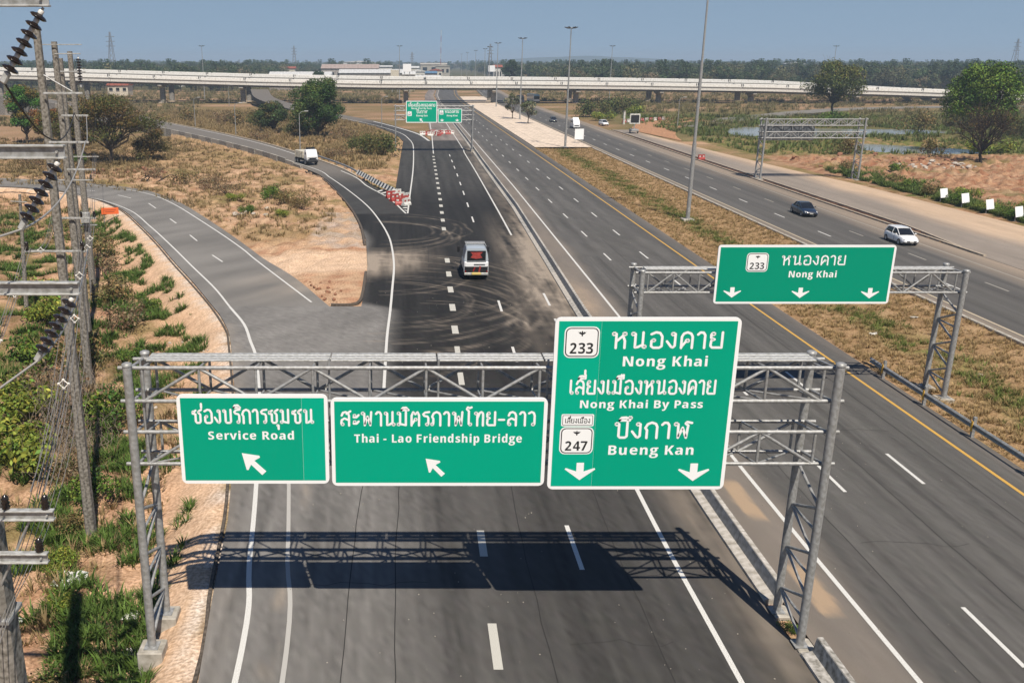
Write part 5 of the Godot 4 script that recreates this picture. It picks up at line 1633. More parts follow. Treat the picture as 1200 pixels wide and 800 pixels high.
func build_plants() -> void:
	var green := Color(0.05, 0.105, 0.022)
	var lime := Color(0.12, 0.17, 0.025)
	var olive := Color(0.095, 0.1, 0.03)
	var dry := Color(0.22, 0.15, 0.07)
	tree("acacia_tree", "broad umbrella-shaped tree beyond the service road at the left", Vector3(-49, -0.1, -160), {h = 12.2, r = 8.6, low = 3.2, blobs = 34, leaf = 400, size = 0.18, col = Color(0.075, 0.082, 0.022), col2 = Color(0.12, 0.085, 0.03), trunk = 0.42, seed = 11, umbrella = true, squash = 0.42, twigs = 3})
	tree("acacia_tree", "lower companion crown at the left side of the umbrella-shaped tree", Vector3(-58, -0.1, -168), {h = 9.0, r = 6.0, low = 2.0, blobs = 22, leaf = 340, size = 0.18, col = Color(0.085, 0.085, 0.028), col2 = Color(0.13, 0.09, 0.035), trunk = 0.25, seed = 24, squash = 0.5, twigs = 3})
	tree("acacia_tree", "small brown-green tree under the umbrella-shaped tree's right side", Vector3(-44, -0.1, -166), {h = 5.6, r = 4.2, low = 1.0, blobs = 16, leaf = 260, size = 0.17, col = Color(0.1, 0.09, 0.03), col2 = Color(0.15, 0.1, 0.04), trunk = 0.16, seed = 25, twigs = 3})
	tree("leafy_tree", "bright green tree at the far left behind the power poles", Vector3(-79, -0.1, -200), {h = 12.0, r = 4.6, low = 2.5, blobs = 26, leaf = 420, size = 0.22, col = Color(0.055, 0.13, 0.02), col2 = Color(0.17, 0.13, 0.03), trunk = 0.3, seed = 12})
	tree("leafy_tree", "reddish green tree at the left between the poles and the acacia", Vector3(-70, -0.1, -188), {h = 8.5, r = 4.2, low = 2.0, blobs = 20, leaf = 320, size = 0.22, col = Color(0.13, 0.11, 0.03), col2 = Color(0.2, 0.09, 0.03), trunk = 0.22, seed = 13})
	tree("leafy_tree", "full dark green tree beside the ramp, its top against the overpass", Vector3(-18.4, -0.1, -216), {h = 13.0, r = 6.6, low = 1.6, blobs = 44, leaf = 520, size = 0.22, col = Color(0.048, 0.09, 0.022), col2 = Color(0.085, 0.12, 0.03), trunk = 0.34, seed = 14})
	tree("leafy_tree", "low bushy tree left of the full green tree by the ramp", Vector3(-31, -0.1, -232), {h = 7.0, r = 4.8, low = 1.0, blobs = 26, leaf = 380, size = 0.22, col = Color(0.05, 0.075, 0.025), col2 = Color(0.1, 0.09, 0.035), trunk = 0.22, seed = 15})
	tree("leafy_tree", "olive tree with loose crown in front of the overpass at the right", Vector3(137, -0.1, -300), {h = 16.6, r = 8.6, low = 5.0, blobs = 34, leaf = 360, size = 0.3, col = Color(0.12, 0.12, 0.028), col2 = Color(0.08, 0.1, 0.03), trunk = 0.4, seed = 16, twigs = 3})
	tree("leafy_tree", "rounded bright green tree at the right edge", Vector3(115, -0.1, -186), {h = 16.5, r = 7.2, low = 4.5, blobs = 44, leaf = 480, size = 0.24, col = Color(0.1, 0.16, 0.024), col2 = Color(0.07, 0.125, 0.022), trunk = 0.36, seed = 17})
	tree("bare_tree", "half-bare spreading tree with dark trunk on the red soil at the right", Vector3(101, -0.2, -162), {h = 9.6, r = 6.0, low = 2.6, blobs = 34, leaf = 55, size = 0.13, col = Color(0.13, 0.1, 0.04), col2 = Color(0.1, 0.07, 0.035), trunk = 0.3, seed = 18, twigs = 9, bark = M.bark_dark})
	for q in [[36.0, -262, 19, "small grey-leaved tree on the paved median, the nearer of two"], [34.1, -284, 20, "small grey-leaved tree on the paved median, the farther of two"]]:
		tree("young_tree", q[3], Vector3(q[0], 0.0, q[1]), {h = 6.4 if q[2] == 19 else 7.6, r = 2.7, low = 2.2, blobs = 15, leaf = 110, size = 0.26, col = Color(0.2, 0.2, 0.13), col2 = Color(0.12, 0.13, 0.06), trunk = 0.16, seed = q[2], group = "small trees on the paved median"})
	tree("leafy_tree", "dark round tree standing before the forest at the right", Vector3(352, -0.1, -600), {h = 15, r = 8, low = 3, blobs = 20, leaf = 160, size = 0.6, col = Color(0.03, 0.055, 0.02), trunk = 0.4, seed = 21})
	tree("leafy_tree", "tall dark tree beyond the overpass right of the lamp row", Vector3(73, -0.1, -620), {h = 17, r = 6.5, low = 3, blobs = 20, leaf = 160, size = 0.55, col = Color(0.035, 0.055, 0.024), trunk = 0.4, seed = 22})
	tree("leafy_tree", "dark round tree in front of the long sheds", Vector3(-42, -0.1, -500), {h = 11.5, r = 5.2, low = 2, blobs = 18, leaf = 160, size = 0.45, col = Color(0.03, 0.055, 0.02), trunk = 0.35, seed = 23})
	bushes.a = bush_mesh(31, Vector3(1.3, 1.3, 1.3), 1500, 0.085, green, lime, 9)
	bushes.b = bush_mesh(32, Vector3(1.5, 1.0, 1.3), 1400, 0.08, lime, Color(0.2, 0.22, 0.04), 8)
	bushes.c = bush_mesh(33, Vector3(1.4, 1.5, 1.4), 1000, 0.08, olive, dry, 9)
	bushes.d = bush_mesh(34, Vector3(1.6, 1.3, 1.5), 800, 0.07, Color(0.2, 0.14, 0.08), Color(0.14, 0.1, 0.06), 10)
	bushes.big = bush_mesh(35, Vector3(3.0, 2.6, 3.0), 2400, 0.14, Color(0.075, 0.1, 0.028), Color(0.11, 0.1, 0.035), 14)
	var near := [[-13.0, -35.4, "a", 0.95, "dark green shrub left of the near gantry's signs, lower of the two"], [-14.9, -44.2, "a", 1.5, "large dark green shrub just left of the near gantry"], [-13.4, -33.4, "c", 0.6, "small olive shrub below the dark green one left of the gantry"], [-12.4, -30.2, "b", 0.7, "small yellow-green shrub beside the litter at the left"], [-17.4, -40.0, "b", 2.0, "large yellow-green thicket at the left edge by the cables"], [-20.0, -45.0, "b", 1.8, "yellow-green thicket at the left edge above the larger one"], [-19.0, -48.0, "d", 1.7, "brown dried-out thicket under the cables"], [-16.9, -43.4, "d", 1.3, "brown twiggy thicket below the dried-out one"], [-22.5, -54.5, "a", 1.6, "green shrub mass under the lower arms of the second pole"], [-19.8, -54.0, "c", 1.5, "mixed olive and brown shrub by the foot of the third pole"], [-25.0, -62.0, "b", 1.7, "yellow-green shrub at the left edge below the side road"], [-19.5, -62.5, "d", 1.5, "brown shrub at the top of the bank under the cables"], [-22.4, -70.0, "c", 1.7, "olive shrub on the bank left of the orange notice"], [-26.5, -80.0, "d", 1.6, "brown brush on the bank near the orange notice"], [-29.0, -88.0, "c", 1.5, "olive brush on the bank below the side road's bend"], [-18.6, -67.0, "a", 0.9, "small green shrub on the orange bank"], [-10.6, -22.6, "c", 0.9, "low green shrub beside the gantry footing"], [-11.6, -27.4, "b", 0.55, "little yellow-green plant in the pole's shadow"], [-17.0, -55.5, "a", 0.8, "small dark shrub in the middle of the orange bank"], [-24.5, -47.5, "a", 1.9, "dark green shrub at the left edge between the thickets"], [-15.2, -38.2, "d", 1.0, "grey-brown brush beside the yellow-green thicket"], [-30.0, -72.0, "b", 1.6, "bright shrub at the left edge under the side road"], [-33.5, -96.0, "d", 1.4, "brown brush beside the outer edge of the service road"]]
	for q in near:
		bush("roadside_shrub", q[4], q[2], Vector3(q[0], y_at(q[0], q[1]) - 0.05, q[1]), q[3], "shrubs on the bank under the power line")
	var isle := [[-14.0, -113, "c", 1.5, "tallest olive shrub on the island between the ramp and service road"], [-11.6, -109.5, "c", 1.3, "olive shrub on the island nearest the ramp"], [-16.5, -118, "a", 1.3, "green shrub on the island behind the tallest one"], [-17.5, -105, "a", 0.9, "small green shrub on the island near the service road"], [-13.0, -104, "b", 0.8, "small bright shrub on the island by the gravel"], [-22.5, -122, "d", 1.5, "brown brush on the island near its back"], [-26.0, -128, "d", 1.7, "wide brown brush at the back of the island"], [-30.5, -133, "c", 1.6, "olive brush at the back left of the island"], [-20.5, -115.5, "b", 1.0, "yellow-green brush in the middle of the island"], [-37.0, -140, "d", 1.6, "brown brush near the fallen wood at the island's end"]]
	for q in isle:
		bush("island_shrub", q[4], q[2], Vector3(q[0], y_at(q[0], q[1]) - 0.05, q[1]), q[3], "shrubs on the island between the roads")
	var kinds := ["big", "c", "d", "a", "b"]
	var far := [[-4.6, -174, 0, 1.5, "big green shrub at the left foot of the distant gantry"], [-7.4, -181, 0, 1.3, "green shrub mass beside the distant gantry"], [-10.5, -168, 2, 2.2, "dry brush on the slope before the distant gantry"], [-24.0, -222, 0, 1.4, "shrub at the foot of the full tree by the ramp"], [-36.0, -246, 0, 1.6, "dark shrub above the ramp, right of the acacia"], [-43.0, -256, 1, 3.0, "olive shrub above the ramp's far kerb"], [-30.0, -205, 2, 2.4, "brown brush by the ramp's far kerb near the lamp"], [-50.0, -268, 2, 3.4, "brown brush line before the overpass at the left"], [-61.0, -275, 1, 3.0, "olive brush beside the acacia's crown"], [-12.5, -205, 2, 2.6, "dry brush between the two ramps"], [62.0, -296, 0, 2.2, "large green thicket right of the road before the overpass"], [70.0, -312, 0, 2.4, "green thicket behind the large one before the overpass"], [80.0, -326, 0, 2.2, "green thicket near the median pier, rightmost of three"], [60.0, -278, 4, 3.0, "yellow-green brush behind the small white car"], [74.0, -300, 4, 3.2, "pale green brush beside the dirt road"], [112, -178, 4, 3.4, "rounded bright green bush standing in the pond"], [84.0, -176, 1, 2.4, "dark brush on the pond's near bank"], [97.0, -170, 1, 2.2, "brush at the foot of the half-bare tree"], [128, -232, 1, 3.6, "dark brush on the far bank of the pond"], [150, -250, 0, 2.0, "green shrub beyond the pond near the right edge"], [120, -262, 3, 3.0, "small dark shrub beyond the pond"], [106, -254, 4, 2.6, "pale shrub beyond the pond under the olive tree"], [142, -214, 0, 1.8, "shrub mass under the bright tree at the right edge"], [-66, -166, 2, 2.4, "brown brush at the far left above the side road"], [-71, -158, 1, 2.2, "olive brush at the far left behind the nearest poles"], [-60, -154, 2, 2.0, "low brown brush before the umbrella-shaped tree"], [-54, -156, 3, 1.6, "green shrub at the foot of the umbrella-shaped tree"], [-64, -178, 0, 1.1, "leafy shrub between the far-left trees"], [-45, -163, 1, 2.0, "olive brush right of the umbrella tree's trunk"], [12.3, -25.0, 3, 0.3, "tiny weed clump in the gap of the concrete barrier"], [168, -246, 0, 2.4, "green shrub mass at the right edge beyond the pond"]]
	for q in far:
		bush("distant_shrub", q[4], kinds[q[2]], Vector3(q[0], y_at(q[0], q[1]) - 0.1, q[1]), q[3], "shrubs beyond the roads")
	var right := [[69.2, -103, "a", 1.1, "green shrub behind the rightmost white panel"], [70.0, -109, "b", 1.2, "yellow-green shrub behind the white panels, second from the right"], [69.4, -114.5, "a", 1.2, "green shrub between the two left white panels"], [69.6, -121, "c", 1.2, "olive shrub left of the white panels"], [70.4, -127, "a", 1.1, "green shrub on the verge between the panels and the bare gantry"], [72.8, -118, "b", 1.4, "pale shrub on the red soil behind the white panels"], [74.0, -107, "b", 1.5, "pale shrub at the right edge behind the panels"], [78.5, -146, "a", 1.3, "green shrub by the white rubble on the red soil"], [72.0, -150, "c", 1.3, "olive shrub behind the bare gantry's right leg"], [70.8, -133, "c", 1.0, "low shrub beside the footing of the bare gantry"]]
	for q in right:
		bush("verge_shrub", q[4], q[2], Vector3(q[0], y_at(q[0], q[1]) - 0.05, q[1]), q[3], "shrubs on the right-hand verge")
	rng.seed = 97
	for q in [[-17.6, -45.6, 3.0, "tangle of bare dry vines hanging under the cables"], [-15.6, -40.6, 2.0, "smaller tangle of bare dry vines beside the yellow-green thicket"]]:
		var vt := thing("vine_thicket", q[3], "dry vines", Vector3(q[0], y_at(q[0], q[1]) - 0.1, q[1]), 0.0, "tangles of dry vines")
		for part_no in 3:
			var vm := MB.new()
			for k in 70:
				var a := Vector3(rng.randfn() * 0.8, 0, rng.randfn() * 1.6)
				limb(vm, a, a * 0.7 + Vector3(rng.randfn() * 0.7, rng.randf_range(0.4, 1.0) * q[2], rng.randfn() * 0.9), 0.014, 0.005, 0.16, 3)
			part("vine", vm, M.vine, vt)
	scatter("dry_grass", "short dry brown grass covering the wide median", tuft(41, 12, 0.3, 0.3, Color(0.27, 0.19, 0.09)), 22000, 42, func():
		var z := -30.0 - 160.0 * pow(rng.randf(), 1.5)
		var x := rng.randf_range(27.4, 39.0)
		if N.get_noise_2d(x * 55.0, z * 55.0) < -0.18: return null
		return Vector3(x, natural(x, z) - 0.02, z), 0.5, 1.2)
	rng.seed = 101
	var gm := MB.new()
	gm.col = Color(0.34, 0.31, 0.27)
	gm.bbox(Vector3(0, 0.25, 0), Vector3(1.0, 0.6, 0.8), 0.15)
	scatter("road_grit", "loose pale grit lying on the near roads", gm.mesh(), 420, 59, func():
		var z := -17.0 - 80.0 * pow(rng.randf(), 1.6)
		var x := rng.randf_range(-4.5, 25.0)
		if absf(x - at_z(BAR, z) - 0.3) < 0.6: return null
		if z < -64 and x < -2.4: return null
		return Vector3(x, 0.002, z), 0.015, 0.05)
	scatter("brown_brush", "brown brush and weeds beyond the side road at the left", tuft(57, 14, 0.7, 0.7, Color(0.2, 0.15, 0.075)), 4000, 58, func():
		var z := rng.randf_range(-212, -142)
		var x := rng.randf_range(-125, -40)
		if z > at_z([[-142, -150], [-212, -150]], z) + 6.0: return null
		if x > at_z(RAMP_L.map(func(p): return [p[1], p[0]]), z) - 3.0: return null
		if N.get_noise_2d(x * 18.0, z * 18.0) < -0.05: return null
		return Vector3(x, y_at(x, z) - 0.05, z), 0.6, 1.6)
	scatter("green_grass", "green grass streak along the middle of the median", tuft(43, 12, 0.28, 0.3, Color(0.12, 0.15, 0.035)), 6000, 44, func():
		var z := -30.0 - 160.0 * pow(rng.randf(), 1.5)
		var x := 32.6 - 1.2 * N.get_noise_2d(33.0 * 8.0 + 31.0, z * 8.0) + rng.randfn() * 0.9
		if x < 27.5 or x > 39 or N.get_noise_2d(x * 30.0, z * 30.0) < -0.1: return null
		return Vector3(x, natural(x, z) - 0.02, z), 0.5, 1.3)
	scatter("weed_grass", "green weeds and grass on the bank under the power line", tuft(45, 14, 0.4, 0.4, Color(0.075, 0.125, 0.025)), 11000, 46, func():
		var z := -14.0 - 100.0 * pow(rng.randf(), 1.4)
		var d := rng.randf_range(1.6, 16.0)
		var x := (at_z(EDGE1, z) if z > -64 else at_z(SERV_L.map(func(p): return [p[1], p[0]]), z)) - d
		var k := N.get_noise_2d(x * 26.0 + 31.0, z * 26.0) + 0.35 * N.get_noise_2d(x * 80.0, z * 80.0)
		if z > -28 and x > -10.8 and x < -8.0: k += 0.5
		if k < 0.1: return null
		return Vector3(x, natural(x, z) - 0.03, z), 0.5, 1.5)
	scatter("straw_grass", "straw-coloured grass on the bank and the island", tuft(47, 12, 0.45, 0.4, Color(0.27, 0.2, 0.1)), 16000, 48, func():
		var z := -16.0 - 195.0 * rng.randf()
		var x := rng.randf_range(-70, -3)
		if z > -64 and x > at_z(EDGE1, z) - 3.0: return null
		if z < -64 and away(x, z) > -7.0 and away(x, z) < 2.0: return null
		if z <= -64 and x > at_z([[-64, -9], [-106, -7], [-150, -17], [-174, -28.5], [-195, -40.5], [-218, -55]], z): return null
		if z < -58 and z > -90: return null
		if N.get_noise_2d(x * 30.0 + 200.0, z * 30.0) < 0.1: return null
		return Vector3(x, natural(x, z) - 0.03, z), 0.5, 1.4)
	scatter("verge_grass", "green grass along the outer edge of the frontage road", tuft(49, 12, 0.45, 0.4, Color(0.1, 0.14, 0.035)), 5000, 50, func():
		var z := rng.randf_range(-150, -70)
		var x := 68.4 + absf(rng.randfn()) * 2.6
		if N.get_noise_2d(x * 30.0, z * 30.0) < -0.12: return null
		return Vector3(x, natural(x, z) - 0.03, z), 0.6, 1.6)
	scatter("marsh_grass", "marsh grass round the pond", tuft(51, 12, 0.9, 0.8, Color(0.11, 0.14, 0.04)), 7000, 52, func():
		var z := rng.randf_range(-300, -178)
		var x := rng.randf_range(68, 200)
		var k := N.get_noise_2d(x * 8.0, z * 12.0)
		if k < -0.05: return null
		if in_pond(x, z): return null
		return Vector3(x, y_at(x, z) - 0.05, z), 0.6, 1.5)
	scatter("scrub_grass", "dry scrub beside the ramps", tuft(53, 12, 0.8, 0.7, Color(0.27, 0.2, 0.1)), 7000, 54, func():
		var z := rng.randf_range(-330, -150)
		var x := rng.randf_range(-80, 0)
		var e := at_z(RAMP_R.map(func(p): return [p[1], p[0]]), z)
		if x < e + 1.5 or x > at_z([[-150, -2], [-206, -0.5], [-226, -2.5], [-246, -7], [-270, -14], [-298, -26], [-330, -42]], z): return null
		if N.get_noise_2d(x * 16.0, z * 16.0) < -0.1: return null
		return Vector3(x, y_at(x, z) - 0.05, z), 0.6, 1.6)
	scatter("field_scrub", "low scrub on the fields around the overpass", tuft(55, 14, 1.1, 1.4, Color(0.16, 0.14, 0.06)), 9000, 56, func():
		var z := rng.randf_range(-580, -250)
		var x := rng.randf_range(-0.48, 0.75) * -z
		if z > -385 and x > -75 and x < 78: return null
		if x > at_z(BAR, z) - 12.0 and x < 62.0: return null
		if N.get_noise_2d(x * 5.0, z * 9.0) < 0.02: return null
		if x > 70 and z < -245 and old_road_near(x, z): return null
		return Vector3(x, -0.15, z), 0.6, 1.8)
	# the far-off wood
	var kinds2 := []
	for k in 5:
		rng.seed = 60 + k
		var m := MB.new()
		var hh := [10.0, 12.0, 8.5, 13.5, 11.0][k] as float
		var rr := [4.2, 4.6, 4.4, 3.6, 5.2][k] as float
		m.col = Color(0.1, 0.08, 0.06)
		m.tube([Vector3(0, -0.5, 0), Vector3(0, hh * 0.6, 0)], [0.3, 0.12], 5)
		for j in 13:
			var a := TAU * j * 0.618
			var q := rr * rng.randf_range(0.2, 0.75)
			leaves(m, Vector3(cos(a) * q, hh * rng.randf_range(0.32, 0.86), sin(a) * q), Vector3(1, 0.75, 1) * rr * 0.45, 52, 0.46, [Color(0.06, 0.09, 0.035), Color(0.085, 0.1, 0.045), Color(0.15, 0.125, 0.075), Color(0.055, 0.08, 0.035), Color(0.11, 0.11, 0.055)][k], 0.3)
		kinds2.append(m.mesh())
	for k in 5:
		scatter("forest", ["green trees of the far-off wood", "dense crowns of the far-off wood", "dry brown trees of the far-off wood", "tall dark trees of the far-off wood", "broad trees of the far-off wood"][k], kinds2[k], 2600, 70 + k, func():
			var t := rng.randf()
			var d := 540.0 + 500.0 * t if rng.randf() < 0.62 else 1000.0 + 2600.0 * t * t
			var u := rng.randf_range(-0.52, 0.78)
			var x := u * d
			if d < 900 and x > -95 and x < 20: return null
			if d < 640 and x < 20 and N.get_noise_2d(x * 3.0, d * 3.0) < 0.05: return null
			if x > -10 and x < 95 and d < 1500: return null
			if x >= 95 and x < 130 and d < 560: return null
			if d < 700 and N.get_noise_2d(x * 1.6 + 90.0, d * 1.6) < -0.28: return null
			return Vector3(x, -0.2, -d), 0.75, 1.3)
func old_road_near(x: float, z: float) -> bool:
	var t := [[72, -254], [110, -294], [164, -344], [244, -366], [420, -378]]
	for k in 4:
		if x >= t[k][0] and x <= t[k + 1][0]:
			return absf(z - lerpf(t[k][1], t[k + 1][1], (x - t[k][0]) / (t[k + 1][0] - t[k][0]))) < 9.0
	return false
func in_pond(x: float, z: float) -> bool:
	return Geometry2D.is_point_in_polygon(Vector2(x, z), PackedVector2Array(POND.map(func(p): return Vector2(p[0], p[1])))) or Geometry2D.is_point_in_polygon(Vector2(x, z), PackedVector2Array(POND2.map(func(p): return Vector2(p[0], p[1]))))
const POND := [[96.5, -186], [101, -182], [108, -180], [112, -184], [120, -188], [116, -196], [108, -203], [100, -210], [97, -206], [96.2, -196]]
const POND2 := [[80, -222], [92, -219], [106, -221], [122, -226], [138, -232], [132, -241], [118, -243], [104, -246], [92, -250], [84, -240]]

# ---------------------------------------------------------------- small things, far things
func build_small() -> void:
	for pd in [POND, POND2]:
		var m := MB.new()
		var c := Vector3.ZERO
		for p in pd:
			c += Vector3(p[0], 0.0, p[1]) / pd.size()
		var level := -0.72 if pd == POND else -0.05
		c.y = level
		var cv := Curve2D.new()
		for k in pd.size() + 1:
			var p: Array = pd[k % pd.size()]
			var a: Array = pd[(k - 1 + pd.size()) % pd.size()]
			var b: Array = pd[(k + 1) % pd.size()]
			var t := Vector2(b[0] - a[0], b[1] - a[1]) / 6.0
			cv.add_point(Vector2(p[0], p[1]), -t, t)
		cv.bake_interval = 1.0
		var pts := cv.get_baked_points()
		for k in pts.size() - 1:
			var a := Vector3(pts[k].x, level, pts[k].y)
			var b := Vector3(pts[k + 1].x, level, pts[k + 1].y)
			if (a - c).cross(b - c).y < 0:
				m.tri(c, b, a)
			else:
				m.tri(c, a, b)
		struct("pond_water", m, M.water)
	# plastic barriers
	var proto := thing("plastic_barrier", "", "traffic barrier", Vector3.ZERO, 0.0, "red and white plastic barriers")
	var b := MB.new()
	b.prism(PackedVector2Array([Vector2(-0.28, 0), Vector2(0.28, 0), Vector2(0.26, 0.2), Vector2(0.1, 0.42), Vector2(0.08, 0.9), Vector2(-0.08, 0.9), Vector2(-0.1, 0.42), Vector2(-0.26, 0.2)]), 1.3, Transform3D(Basis(Vector3(0, 0, -1), Vector3.UP, Vector3(1, 0, 0)), Vector3(0.65, 0, 0)))
	part("shell", b, M.red_paint, proto)
	for s in [-0.34, 0.34]:
		part("panel", boxm(Vector3(s, 0.58, 0.0), Vector3(0.3, 0.2, 0.24)), M.white, proto)
	part("filler_cap", rod(Vector3(0, 0.88, 0), Vector3(0, 0.94, 0), 0.07, 8), M.white, proto)
	var white := proto.duplicate()
	white.get_child(0).material_override = M.white
	white.get_child(1).material_override = M.red_paint
	white.get_child(2).material_override = M.red_paint
	var gore := [[-1.0, -118.9, 0.5], [0.1, -117.8, 0.3], [-0.5, -116.2, 0.7], [0.6, -114.6, 0.1], [1.0, -117.0, 1.1], [0.2, -113.0, 0.2], [0.95, -112.6, 0.9], [-0.3, -120.6, 0.4]]
	for k in gore.size():
		var q: Array = gore[k]
		var at := Vector3(q[0], 0.005, q[1])
		var lab := ["red barrier farthest left of the heap at the gore", "white barrier with red panels in the middle of the heap at the gore", "red barrier turned askew in the heap at the gore", "red barrier at the front right of the heap at the gore", "white barrier with red panels beside the main road line at the gore", "red barrier nearest the gore's tip", "white barrier with red panels turned crosswise next to the gore's tip", "white barrier with red panels at the back of the heap at the gore"][k] as String
		if k == 0:
			proto.position = at
			proto.rotation.y = q[2]
			proto.set_meta("label", lab)
		elif k == 7:
			white.name = numbered("plastic_barrier")
			add_child(white)
			white.position = at
			white.rotation.y = q[2]
			white.set_meta("label", lab)
		else:
			copy(white if k in [1, 4, 6] else proto, lab, at, q[2])
	for k in 16:
		var x := -0.5 + k * 0.88
		var src: Node3D = white if k % 2 else proto
		var z := -222.0 + 1.6 * sin(k * 2.3) - (4.0 if k > 9 else 0.0)
		if k < 7:
			x = 7.7 + k * 0.3
			z = -226 + k * 0.9
		copy(src, "%s plastic barrier in the line closing the road beneath the distant signs" % ("white" if k % 2 else "red"), Vector3(x if k >= 7 else x, 0.005, z), 0.1 * sin(k * 5.0) + (1.1 if k < 7 else 0.0))
	for k in 10:
		copy(white if k % 2 else proto, "%s plastic barrier along the mouth of the dirt road" % ("white" if k % 2 else "red"), Vector3(64 + k * 1.6, 0.02, -268 - k * 1.3), 0.6)
	copy(proto, "lone red barrier on the planted strip by the frontage road", Vector3(53.8, 0.05, -166), 0.3)
	# notice boards
	var o := thing("notice_board", "orange notice board at the outer kerb of the service road", "notice board", Vector3(-33.0, -1.0, -105), 0.25)
	part("board", boxm(Vector3(0, 1.5, 0), Vector3(1.9, 0.75, 0.04), 0.01), M.orange, o)
	for k in 2:
		part("text_line", boxm(Vector3(0, 1.6 - 0.2 * k, 0.024), Vector3(1.3 - 0.3 * k, 0.06, 0.006)), M.orange_dark, o)
	for s in [-0.7, 0.7]:
		part("leg", boxm(Vector3(s, 0.6, -0.05), Vector3(0.06, 1.6, 0.06)), M.galv, o)
	var wl := ["leftmost of four white panels on the right-hand verge", "second from the left of four white panels on the verge", "third from the left of four white panels on the verge", "rightmost of four white panels on the verge"]
	var wp := [[68.5, -116.0], [68.6, -111.6], [68.5, -106.6], [68.4, -101.2]]
	for k in 4:
		o = thing("blank_board", wl[k], "panel", Vector3(wp[k][0], -0.1, wp[k][1]), 0.5, "white panels on the verge")
		var p := part("panel", boxm(Vector3(0, 1.15, 0), Vector3(1.5, 1.15, 0.04), 0.01), M.white_board, o)
		p.rotation.x = -0.25
		p.position.z = 0.28
		for s in [-0.5, 0.5]:
			part("leg", boxm(Vector3(s, 0.4, -0.03), Vector3(0.06, 1.0, 0.06)), M.galv, o)
	o = thing("marker_post", "thin red and white pole beside the rightmost white panel", "post", Vector3(69.4, -0.1, -100.2))
	part("pole", rod(Vector3(0, 0, 0), Vector3(0, 1.9, 0), 0.05, 8), M.white, o)
	part("red_band", rod(Vector3(0, 1.9, 0), Vector3(0, 2.7, 0), 0.055, 8), M.red_paint, o)
	o = thing("notice_board", "blank white board at the corner of the paved median", "notice board", Vector3(38.4, 0.0, -200))
	part("board", boxm(Vector3(0, 1.9, 0), Vector3(1.9, 2.2, 0.06), 0.02), M.white_board, o)
	for s in [-0.8, 0.8]:
		part("leg", boxm(Vector3(s, 0.5, -0.06), Vector3(0.08, 1.6, 0.08)), M.galv, o)
	o = thing("message_board", "trailer message board with dark screen beside the dirt road", "message board", Vector3(57.0, 0.0, -228))
	part("frame", boxm(Vector3(0, 3.4, 0), Vector3(2.5, 2.4, 0.14), 0.03), M.white, o)
	part("screen", boxm(Vector3(0, 3.4, 0.09), Vector3(2.0, 1.8, 0.05), 0.02), M.black, o)
	part("trailer", boxm(Vector3(0, 0.75, -0.3), Vector3(1.8, 0.5, 2.6), 0.05), M.galv, o)
	part("mast", boxm(Vector3(0, 1.8, -0.15), Vector3(0.2, 2.2, 0.2), 0.02), M.galv, o)
	for s in [-1, 1]:
		wheel(o, Vector3(0.95 * s, 0.33, -0.3), 0.33)
	o = thing("white_post", "thick white post by the mouth of the dirt road", "post", Vector3(62.5, -0.1, -262))
	part("shaft", rod(Vector3.ZERO, Vector3(0, 3.4, 0), 0.3, 10), M.white, o)
	part("cap", rod(Vector3(0, 3.4, 0), Vector3(0, 3.6, 0), 0.36, 10), M.concrete, o)
	# stones and litter
	rng.seed = 90
	var rocks := []
	for k in 4:
		var m := MB.new()
		var rings := []
		for a in 5:
			var ring := PackedVector3Array()
			var y := -0.5 + a * 0.25
			var rr := sqrt(maxf(0.04, 1.0 - pow(y * 1.8, 2.0)))
			for j in 8:
				var t := -TAU * j / 8.0
				ring.append(Vector3(cos(t) * rr * rng.randf_range(0.35, 0.6), y * 0.7, sin(t) * rr * rng.randf_range(0.3, 0.55)))
			rings.append(ring)
		for a in 4:
			for j in 8:
				m.quad(rings[a][j], rings[a][(j + 1) % 8], rings[a + 1][(j + 1) % 8], rings[a + 1][j])
		for j in range(1, 7):
			m.tri(rings[4][0], rings[4][j], rings[4][j + 1])
		rocks.append(m.mesh())
	var spots := []
	for k in 26:
		spots.append([rng.randf_range(84, 95), rng.randf_range(-157, -151), rng.randf_range(0.5, 1.3), "pale broken concrete lump in the rubble by the half-bare tree", "rubble heap on the red soil", M.rock_pale])
	for k in 40:
		spots.append([rng.randf_range(69, 95), rng.randf_range(-176, -140), rng.randf_range(0.4, 1.2), "reddish clod on the churned soil at the right", "clods on the churned red soil", M.rock_red])
	for k in 22:
		spots.append([rng.randf_range(-10, -4.4), rng.randf_range(-72, -66), rng.randf_range(0.15, 0.4), "reddish clod at the tip of the island", "clods at the tip of the island", M.rock_red])
	for k in 10:
		spots.append([rng.randf_range(-19, -15), rng.randf_range(-110, -104), rng.randf_range(0.4, 0.9), "pale stone in the island's rubble patch", "pale stones on the island", M.rock_pale])
	for k in 26:
		spots.append([rng.randf_range(-48, -36), rng.randf_range(-150, -144), rng.randf_range(0.5, 1.1), "dark red clod in the heap near the acacia", "clods of the soil heap near the acacia", M.rock_red])
	for k in 30:
		var z := rng.randf_range(-60, -18)
		spots.append([at_z(EDGE1, z) - rng.randf_range(1.0, 5.5), z, rng.randf_range(0.08, 0.28), "small pale stone on the orange bank", "small stones on the orange bank", M.rock_pale])
